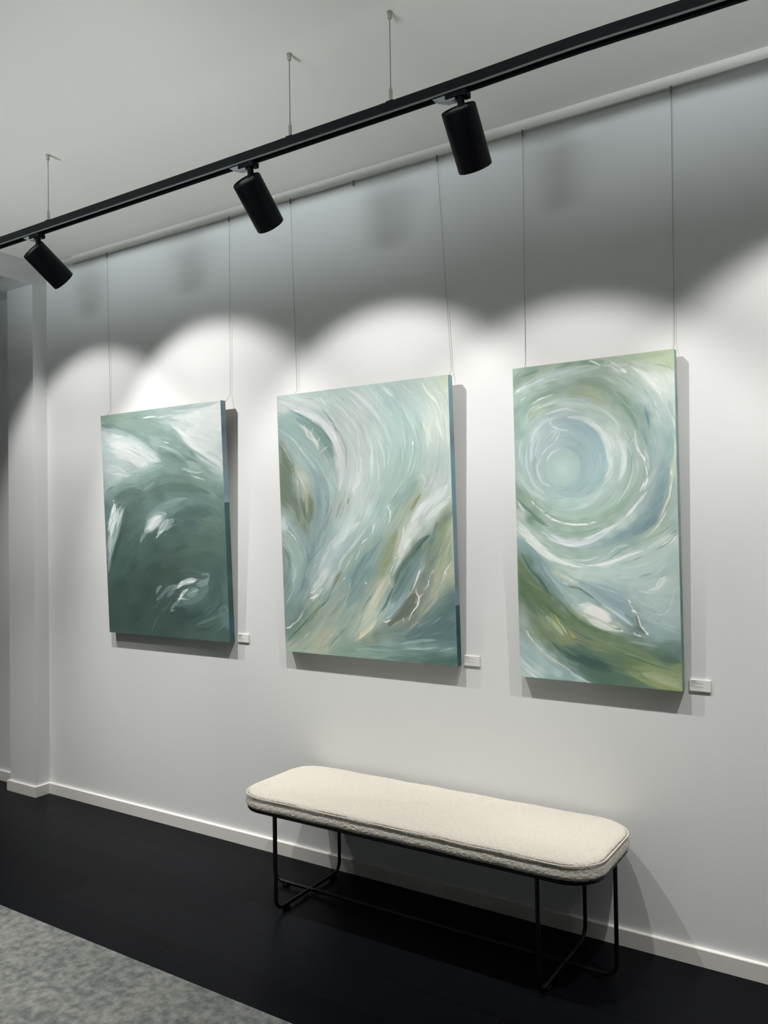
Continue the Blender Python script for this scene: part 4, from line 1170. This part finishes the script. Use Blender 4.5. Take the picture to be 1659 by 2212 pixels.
# ---------------------------------------------------------------- paintings
def painting(img, x0, w, h, z0, tilt, rot, label, side, lo_side, split, E0, E1, sat=.80):
    """stretched canvas: painted front plus wrapped edges in one mesh, pine stretcher bars behind it"""
    H, W = img.shape[:2]; T = .034
    lin = to_lin(img); v = (np.arange(H)/(H-1))[:, None, None]
    g = lin.mean(-1, keepdims=True)
    lin = (g+(lin-g)*sat)/np.array([1.05, 1.0, .985])
    alb = np.clip(lin/(E0*(1-v)+E1*v), .004, .93)
    xs = np.linspace(0, w, W); zs = np.linspace(h, 0, H)
    X, Z = np.meshgrid(xs, zs); co = np.stack([X, np.zeros_like(X), Z], -1).reshape(-1, 3); colr = alb.reshape(-1, 3)
    idx = np.arange(H*W).reshape(H, W)
    F = np.stack([idx[1:, :-1], idx[1:, 1:], idx[:-1, 1:], idx[:-1, :-1]], -1).reshape(-1, 4)
    # wrapped edges
    co = list(co); col = list(colr); faces = F.tolist(); sd = to_lin(hexc(side)); ls = to_lin(hexc(lo_side)); n_ = len(co)
    def strip(pts, cols, flip):
        b = len(co)
        for (x, z), c in zip(pts, cols): co.append((x, 0, z)); col.append(c); co.append((x, T, z)); col.append(c)
        for i in range(len(pts)-1):
            q = [b+2*i, b+2*i+1, b+2*i+3, b+2*i+2]; faces.append(q[::-1] if flip else q)
    def sc(v): return (sd if v < split else ls)/.8
    zz = [h*(1-t) for t in np.linspace(0, split-.002, 12)]+[h*(1-t) for t in np.linspace(split+.002, 1, 12)]
    rr = np.random.RandomState(3)
    cc = [np.clip(sc(1-z/h)*(1+.12*rr.randn()), 0, 1) for z in zz]
    strip([(w, z) for z in zz], cc, False); strip([(0, z) for z in zz], cc, True)
    xx = np.linspace(0, w, 20)
    strip([(x, h) for x in xx], [alb[1, int(x/w*(W-1))] for x in xx], True)
    strip([(x, 0) for x in xx], [alb[-2, int(x/w*(W-1))]*.8 for x in xx], False)
    me = bpy.data.meshes.new('canvas'); me.from_pydata([tuple(c) for c in co], [], faces)
    a = me.color_attributes.new('paint', 'FLOAT_COLOR', 'POINT'); d = np.ones((len(co), 4), np.float32); d[:, :3] = np.array(col); a.data.foreach_set('color', d.ravel())
    me.materials.append(m_paint); me.update()
    t = thing('painting', label, 'painting', (x0, -.030, z0), 'paintings hanging in a row on the wall')
    t.rotation_euler = (tilt, -rot, 0)
    c = bpy.data.objects.new('canvas', me); COL.objects.link(c); c.parent = t
    bm = bmesh.new(); b = .04
    for A, B in (((.002, .004, .002), (b, T-.002, h-.002)), ((w-b, .004, .002), (w-.002, T-.002, h-.002)), ((b, .004, .002), (w-b, T-.002, b)), ((b, .004, h-b), (w-b, T-.002, h-.002))): box(bm, A, B)
    obj('stretcher_frame', bm, m_wood, t)
    return t
painting(paint_one(), -3.6076, .8695, 1.1522, .9555, .0397, .0005, 'dark green and white swirling abstract painting, the leftmost and darkest of the three', '8296a0', '3c5759', 0.42, 1.16, .70)
painting(paint_two(), -2.3947, .8755, 1.1535, .9396, .0373, -.0007, 'pale green abstract painting of sweeping vertical waves, middle one of the three', '7d98a2', '39565a', .79, 1.02, .60)
painting(paint_three(), -1.2532, .5901, 1.1612, .9248, .0207, -.0009, 'narrow tall abstract painting with a pale disc in a whirlpool, rightmost of the three', '7f9898', '6f8680', .55, .95, .60)

# wires from the picture rail down to the canvases
def wire(x0, x1, z1, yb, label):
    t = thing('hanging_wire', label, 'wire', (x0, -.006, 3.0), 'hanging wires of the paintings')
    obj('wire_line', tube(bmesh.new(), [(0, 0, -.004), (x1-x0, .006, z1-3.0+.02), (x1-x0, -yb, z1-3.0-.03)], .0007, 6), m_wire, t)
    obj('rail_hook', BX((-.003, -.004, -.022), (.003, .002, .004), .001), m_cable, t)
wire(-3.632, -3.623, 2.125, .038, 'thin wire on the left side of the dark green painting')
wire(-2.734, -2.745, 2.125, .038, 'thin wire on the right side of the dark green painting')
wire(-2.354, -2.334, 2.105, .035, 'thin wire on the left side of the middle wave painting')
wire(-1.588, -1.541, 2.105, .035, 'slanting thin wire on the right side of the middle wave painting')
wire(-1.215, -1.222, 2.10, .018, 'thin wire on the left side of the narrow whirlpool painting')
wire(-.665, -.672, 2.10, .018, 'thin wire on the right side of the narrow whirlpool painting')
tag(obj('rail_hook', BX((-.003, -.006, -.022), (.003, .0, .004), .001), m_cable, loc=(-2.005, 0, 3.0)), 'small empty hook on the picture rail between the left and middle lamps', 'hook')

# ---------------------------------------------------------------- caption cards
def card(x, z, rows, label):
    t = thing('caption_card', label, 'card', (x, WY, z), 'caption cards beside the paintings')
    W, H, T = .0685, .0388, .0065
    obj('card_board', BX((0, -T, 0), (W, 0, H), .0004), m_card, t)
    bm = bmesh.new(); rnd = random.Random(int(-x*100))
    for k, (a, thick) in enumerate(rows):
        y = H-.0042-k*.0040; q = .0042
        while q < a:
            e = min(a, q+rnd.uniform(.003, .008)); box(bm, (q, -T-.0002, y-thick/2), (e, -T+.0002, y+thick/2)); q = e+.0010
    obj('printed_lines', bm, m_ink, t)
card(-2.7183, .957, [(.022, .0016), (.030, .0016), (.026, .001), (.02, .001), (.010, .001), (.042, .001)], 'small white caption card to the right of the dark green painting')
card(-1.5070, .9415, [(.021, .0016), (.024, .0016), (.045, .001), (.02, .001), (.012, .001), (.044, .001)], 'small white caption card to the right of the middle wave painting')
card(-.6475, .9238, [(.023, .0016), (.026, .0016), (.048, .001), (.02, .001), (.013, .001), (.048, .001)], 'white caption card to the right of the narrow whirlpool painting')

# ---------------------------------------------------------------- track with its spotlights
TY = -.840; ZT, ZB = 2.7665, 2.733
def zoff(x): return 0. if x < -1.1 else .004*math.exp(-((x+.72)/.22)**2)-(.010*max(0, x+.62) if x > -.62 else 0)
bm = bmesh.new(); hw = .0175; wl = .0032
prof = [(-hw, ZB), (-hw, ZT), (hw, ZT), (hw, ZB), (hw-wl, ZB), (hw-wl, ZB+.008), (hw-wl-.004, ZB+.008), (hw-wl-.004, ZB+.024), (-hw+wl+.004, ZB+.024), (-hw+wl+.004, ZB+.008), (-hw+wl, ZB+.008), (-hw+wl, ZB)]
xs = [-5.4]+[-3.5+.1*i for i in range(50)]; rings = [[bm.verts.new((x, TY+y, z+zoff(x))) for y, z in prof] for x in xs]
for A, B in zip(rings, rings[1:]):
    for k in range(len(prof)): bm.faces.new((A[k], A[(k+1) % 12], B[(k+1) % 12], B[k]))
bm.faces.new(rings[0][::-1]); bm.faces.new(rings[-1]); bmesh.ops.recalc_face_normals(bm, faces=bm.faces)
trk = obj('light_track', bm, m_track); tag(trk, 'long black lighting track hanging below the ceiling', 'track')
bm = bmesh.new()
rings = [[bm.verts.new((x, TY+y, z+zoff(x))) for y, z in ((-hw-.0006, ZB-.0012), (-hw-.0006, ZB+.0035), (-hw+wl, ZB+.0035), (-hw+wl, ZB-.0012))] for x in xs]
for A, B in zip(rings, rings[1:]):
    for k in range(4): bm.faces.new((A[k], A[(k+1) % 4], B[(k+1) % 4], B[k]))
bm.faces.new(rings[0][::-1]); bm.faces.new(rings[-1]); bmesh.ops.recalc_face_normals(bm, faces=bm.faces)
l = obj('track_lip', bm, m_lip, trk); l['label'] = 'lower lip of the track, its reflection painted grey'

def washer(ld):
    """wall-washer optic: the beam is weaker towards the top of the wall and stronger towards the floor"""
    ld.use_nodes = True; nt = ld.node_tree; em = nt.nodes['Emission']
    tc = nd(nt, 'ShaderNodeTexCoord'); sp = nd(nt, 'ShaderNodeSeparateXYZ'); mr = nd(nt, 'ShaderNodeMapRange'); fc = nd(nt, 'ShaderNodeFloatCurve')
    mr.inputs['From Min'].default_value = -.75; mr.inputs['From Max'].default_value = .75
    nt.links.new(tc.outputs['Normal'], sp.inputs[0]); nt.links.new(sp.outputs['Y'], mr.inputs['Value']); nt.links.new(mr.outputs[0], fc.inputs['Value'])
    c = fc.mapping.curves[0]
    for i, (y, v) in enumerate(WASH):
        u = (y+.75)/1.5
        if i == 0: c.points[0].location = (0, v)
        elif i == len(WASH)-1: c.points[-1].location = (1, v)
        else: c.points.new(u, v)
    fc.mapping.update(); nt.links.new(fc.outputs[0], em.inputs['Strength'])
def spot(px, pz, th, ph, label, first=True, energy=1.0):
    """adapter clipped under the track, stem, and a tilted can; origin at the stem top under the track"""
    t = thing('track_spotlight', label, 'spotlight', (px, TY, ZB), 'black spotlights on the track')
    dz = pz-ZB
    obj('track_adapter', box(BX((-.045, -.0145, -.016), (.020, .0145, -.0015), .002), (.006, -.017, -.020), (.024, .017, -.0025), .0025), m_black, t)
    bm = bmesh.new(); prof = [(-.088, -.002), (-.078, -.008), (-.045, -.021), (-.014, -.023), (-.014, -.002)]
    A = [bm.verts.new((x, -.011, z)) for x, z in prof]; B = [bm.verts.new((x, .011, z)) for x, z in prof]
    for k in range(5): bm.faces.new((A[k], A[(k+1) % 5], B[(k+1) % 5], B[k]))
    bm.faces.new(A[::-1]); bm.faces.new(B); bmesh.ops.recalc_face_normals(bm, faces=bm.faces)
    lv = obj('adapter_lever', bm, m_clear, t); lv['label'] = 'grey translucent locking lever'
    obj('stem', tube(bmesh.new(), [(0, 0, -.012), (0, 0, dz-.004)], .0105, 20), m_black, t, True)
    d = Vector((math.sin(th)*math.sin(ph), math.sin(th)*math.cos(ph), -math.cos(th)))
    Z = -d; X = Vector((1, 0, 0)); X = (X-Z*X.dot(Z)).normalized(); Y = Z.cross(X)
    Mx = Matrix((X, Y, Z)).transposed().to_4x4(); Mx.translation = Vector((0, 0, dz))
    R = .0505; top = .030; bot = -.140
    bm = lathe(bmesh.new(), [(R-.006, top-.003), (R-.002, top), (R, top-.002), (R, bot+.002), (R-.001, bot), (R-.004, bot), (R-.004, bot+.05), (R-.010, bot+.055), (0, bot+.055)], 64, Mx)
    can = obj('lamp_can', bm, m_black, t, True)
    cp = obj('end_cap', lathe(bmesh.new(), [(0, top-.002), (.020, top-.002), (.022, top-.004), (R-.0055, top-.004), (R-.0055, top-.008), (0, top-.008)], 48, Mx), m_black, can, True)
    bm = bmesh.new()
    for k in range(24):
        a = 2*math.pi*k/24; b2 = BX((.012, -.0011, top-.0025), (.027, .0011, top-.0005)); Mr = Mx @ Matrix.Rotation(a, 4, 'Z'); b2.transform(Mr); me = bpy.data.meshes.new('t'); b2.to_mesh(me); b2.free(); bm.from_mesh(me); bpy.data.meshes.remove(me)
    lathe(bm, [(0, top), (.012, top), (.013, top-.003), (0, top-.003)], 24, Mx)
    v = obj('heat_sink', bm, m_vent, can); v['label'] = 'grey finned vent on the back of the can'
    ln = obj('lens', lathe(bmesh.new(), [(0, bot+.057), (.040, bot+.057), (.040, bot+.052), (0, bot+.050)], 32, Mx), m_lens, can); ln['label'] = 'glowing lens'
    ld = bpy.data.lights.new('beam', 'SPOT'); ld.energy = SPOT_W*energy; ld.color = SPOT_COL; ld.spot_size = math.radians(90); ld.spot_blend = .45; ld.shadow_soft_size = .012; washer(ld)
    lo = bpy.data.objects.new('beam', ld); COL.objects.link(lo); lo.parent = t; Ml = Mx @ Matrix.Rotation(math.radians(-6), 4, 'X'); Ml.translation = Mx.translation+Z*(bot+.012); lo.matrix_local = Ml
    return t
D = math.radians
spot(-3.80, 2.650, D(50), D(4), 'black can spotlight just beyond the left edge of the photo', energy=.85)
spot(-3.020, 2.646, D(52.1), D(8.2), 'black can spotlight nearest the left edge, most strongly tilted of the three', energy=1.1)
spot(-1.848, 2.646, D(46.1), D(-.5), 'black can spotlight in the middle, showing its finned grey back', energy=1.08)
spot(-1.051, 2.655, D(38.8), D(-.7), 'black can spotlight on the right, hanging the most upright')
spot(-.12, 2.650, D(46), D(0), 'black can spotlight just beyond the right edge of the photo', energy=1.05)
spot(.85, 2.650, D(45), D(0), 'black can spotlight far beyond the right edge of the photo')

def cable(x, label, first=None):
    loc = (x, -.848, CEIL)
    if first: return dup(first, loc, label)
    t = thing('suspension_cable', label, 'cable', loc, 'suspension cables of the track'); h = CEIL-ZT
    obj('ceiling_cup', lathe(bmesh.new(), [(0, 0), (.0085, 0), (.0085, -.003), (.0065, -.005), (.0065, -.020), (.005, -.022), (0, -.022)], 24), m_steel, t, True)
    obj('steel_wire', tube(bmesh.new(), [(0, 0, -.02), (0, 0, -h+.04)], .0014, 8), m_cable, t, True)
    obj('cable_gripper', lathe(bmesh.new(), [(0, -h+.052), (.0025, -h+.052), (.003, -h+.042), (.0055, -h+.038), (.0055, -h+.002), (0, -h+.002)], 20), m_steel, t, True)
    bm = BX((-.014, -.008, -h-.0005), (.012, .014, -h+.004), .001); box(bm, (-.042, -.006, -h-.0005), (-.022, .012, -h+.003), .001); box(bm, (-.024, -.004, -h-.0005), (-.012, .01, -h+.0015))
    obj('track_clip', bm, m_black, t)
    return t
c0 = cable(-2.939, 'thin steel suspension cable holding the track above the left lamp')
cable(-1.668, 'thin steel suspension cable, second from the left, above the middle lamp', c0)
cable(-1.281, 'thin steel suspension cable, third from the left, nearest the right lamp', c0)

# added fill: long unseen uplighters behind the viewer, thrown obliquely onto the ceiling
def area(parent, name, sx, sy, energy, loc, rot, spread=180):
    ld = bpy.data.lights.new(name, 'AREA'); ld.shape = 'RECTANGLE'; ld.size = sx; ld.size_y = sy; ld.energy = energy; ld.color = FILL_COL; ld.spread = math.radians(spread)
    lo = bpy.data.objects.new(name, ld); COL.objects.link(lo); lo.parent = parent; lo.location = loc; lo.rotation_euler = rot
for x, y, where in UP_POS:
    t = thing('added_uplighter', 'added fill light, long white uplighter hung unseen behind the viewer, '+where, 'light', (x, y, 1.95), 'added fill uplighters behind the viewer')
    obj('housing', BX((-1.45, -.08, -.03), (1.45, .08, 0), .004), m_trim, t)
    obj('diffuser', BX((-1.43, -.07, 0), (1.43, .07, .006)), m_panel, t)
    for s in (-1.2, 1.2): obj('suspension_wire', tube(bmesh.new(), [(s, -.0765, 0), (s, -.0765, CEIL-1.95)], .0015, 6), m_cable, t)
    area(t, 'fill_uplight', 2.8, .13, UP_W, (0, 0, .05), (math.pi-UP_TILT, 0, 0), UP_SPREAD)
# added fill: surface-mounted ceiling downlights, out of view
for x, y, e, where in DOWNS:
    t = thing('added_downlight', 'added fill light, round white downlight out of view, '+where, 'light', (x, y, CEIL), 'added fill downlights out of view')
    obj('can_body', lathe(bmesh.new(), [(0, 0), (.075, 0), (.075, -.115), (.073, -.12), (.066, -.12), (.060, -.085), (0, -.085)], 40), m_trim, t, True)
    obj('lens', lathe(bmesh.new(), [(0, -.0855), (.055, -.0855), (.055, -.089), (0, -.089)], 32), m_lens, t)
    ld = bpy.data.lights.new('downlight', 'SPOT'); ld.energy = e*DOWN_W; ld.color = SPOT_COL; ld.spot_size = math.radians(84); ld.spot_blend = .8; ld.shadow_soft_size = .04  # fill beam of the added ceiling lamp
    lo = bpy.data.objects.new('downlight', ld); COL.objects.link(lo); lo.parent = t; lo.location = (0, 0, -.11)

# ---------------------------------------------------------------- bench
bx0, bx1, by0, by1 = -2.300, -.830, -.476, -.018; cx, cy = (bx0+bx1)/2, (by0+by1)/2
bench = thing('bench', 'long cream boucle bench on thin black metal legs against the wall', 'bench', (cx, cy, 0))
hx, hy = (bx1-bx0)/2, (by1-by0)/2
def rrect(hx, hy, r, n=14, nx=60, ny=14):
    P = []
    for (sx, sy, a0) in ((1, 1, 0), (-1, 1, 90), (-1, -1, 180), (1, -1, 270)):
        for k in range(n+1):
            a = math.radians(a0+90*k/n); P.append((sx*(hx-r)+r*math.cos(a), sy*(hy-r)+r*math.sin(a)))
    out = []; L = len(P)
    for i in range(L):
        a = P[i]; b = P[(i+1) % L]; d = math.hypot(b[0]-a[0], b[1]-a[1]); m = max(1, int(d/.018))
        for k in range(m): out.append((a[0]+(b[0]-a[0])*k/m, a[1]+(b[1]-a[1])*k/m))
    return out
SZ = .4395; CR = .125
# profile of the cushion: (inset from the outline, height)
prof = [(.030, .391), (.008, .391), (-.001, .394), (-.0050, .400), (-.0060, .407), (-.0045, .416), (-.002, .425), (.001, .4325), (.0055, .4370), (.0060, .4390), (.0030, .4412), (.004, .4450), (.010, .4490), (.018, .4512), (.027, .4528)]
bm = bmesh.new(); rings = []; base = rrect(hx, hy, CR)
def inward(x, y, ins):
    qx = max(-(hx-CR), min(hx-CR, x)); qy = max(-(hy-CR), min(hy-CR, y)); ax, ay = x-qx, y-qy; L = math.hypot(ax, ay)
    return x-ax/L*ins, y-ay/L*ins
def edge_dist(x, y):
    qx = max(-(hx-CR), min(hx-CR, x)); qy = max(-(hy-CR), min(hy-CR, y)); L = math.hypot(x-qx, y-qy)
    return CR-L if L > 1e-6 else min(hx-abs(x), hy-abs(y))
for ins, z in prof:
    rings.append([bm.verts.new((*inward(x, y, ins), z+.0008*math.sin(x*29+y*17))) for x, y in base])
last = [inward(x, y, .027) for x, y in base]
for i in range(1, 23):
    s_ = (1-i/23)
    rings.append([bm.verts.new((x*s_, y*s_, .4528+.0050*(1-math.exp(-(edge_dist(x*s_, y*s_)-.027)/.05))+.0008*math.sin(x*s_*29+y*s_*17))) for x, y in last])
n = len(rings[0])
for A, B in zip(rings, rings[1:]):
    for k in range(n): bm.faces.new((A[k], A[(k+1) % n], B[(k+1) % n], B[k]))
c_ = bm.verts.new((0, 0, .4578))
for k in range(n): bm.faces.new((rings[-1][k], rings[-1][(k+1) % n], c_))
bm.faces.new(rings[0][::-1])
bmesh.ops.recalc_face_normals(bm, faces=bm.faces)
cush = obj('cushion', bm, m_boucle, bench, True)
for p in cush.data.polygons: p.use_smooth = True
sub = cush.modifiers.new('sub', 'SUBSURF'); sub.levels = 2; sub.render_levels = 2
tx = bpy.data.textures.new('boucle_tex', 'CLOUDS'); tx.noise_scale = .0075; tx.noise_depth = 2
dm = cush.modifiers.new('nap', 'DISPLACE'); dm.texture = tx; dm.strength = .0042; dm.mid_level = .5; dm.texture_coords = 'LOCAL'
o_ = [(x*(1+.0005/hx), y*(1+.0005/hy), SZ+.0010*math.sin(x*23+y*9)) for x, y in rrect(hx+.0005, hy+.0005, CR)]
obj('piping', tube(bmesh.new(), o_, .0030, 8, closed=True), m_boucle, cush, True)
# metal frame under the cushion
fr = [(x, y, .3865) for x, y in rrect(hx-.008, hy-.008, CR-.008)]
bm = tube(bmesh.new(), fr, .0078, 10, closed=True)
base = rrect(hx-.010, hy-.010, CR-.010); vs = [bm.verts.new((x, y, .3925)) for x, y in base]; v2 = [bm.verts.new((x, y, .3875)) for x, y in base]
bm.faces.new(vs); bm.faces.new(v2[::-1])
for k in range(len(vs)): bm.faces.new((vs[k], v2[k], v2[(k+1) % len(vs)], vs[(k+1) % len(vs)]))
bmesh.ops.recalc_face_normals(bm, faces=bm.faces)
obj('seat_frame', bm, m_bench, bench, True)
def uloop(P0, P1, zt=.384, zb=.0165, r=.045):
    """leg rod bent into a wide U between two plan points"""
    a = Vector((*P0, 0)); b = Vector((*P1, 0)); d = (b-a).normalized(); P = [a+Vector((0, 0, zt)), a+Vector((0, 0, zb+r))]
    for k in range(1, 9):
        t = math.pi/2*k/8; P.append(a+d*(r-r*math.cos(t))+Vector((0, 0, zb+r-r*math.sin(t))))
    for k in range(0, 9):
        t = math.pi/2*(1-k/8); P.append(b-d*(r-r*math.cos(t))+Vector((0, 0, zb+r-r*math.sin(t))))
    P.append(b+Vector((0, 0, zt))); return P
def leg(P0, P1, feet, **k):
    o = obj('leg', tube(bmesh.new(), uloop(P0, P1, **k), .0072, 12), m_bench, bench, True)
    for f in feet: obj('foot_pad', BX((f[0]-.012, f[1]-.012, 0), (f[0]+.012, f[1]+.012, .012), .002), m_bench, o)
leg((-2.100-cx, -.462-cy), (-2.106-cx, -.036-cy), [(-2.100-cx, -.40-cy), (-2.104-cx, -.085-cy)])
leg((-1.020-cx, -.462-cy), (-1.016-cx, -.036-cy), [(-1.019-cx, -.40-cy), (-1.017-cx, -.085-cy)])
leg((-2.292-cx, -.244-cy), (-.838-cx, -.244-cy), [(-2.23-cx, -.244-cy), (-.90-cx, -.244-cy)], zb=.0165)
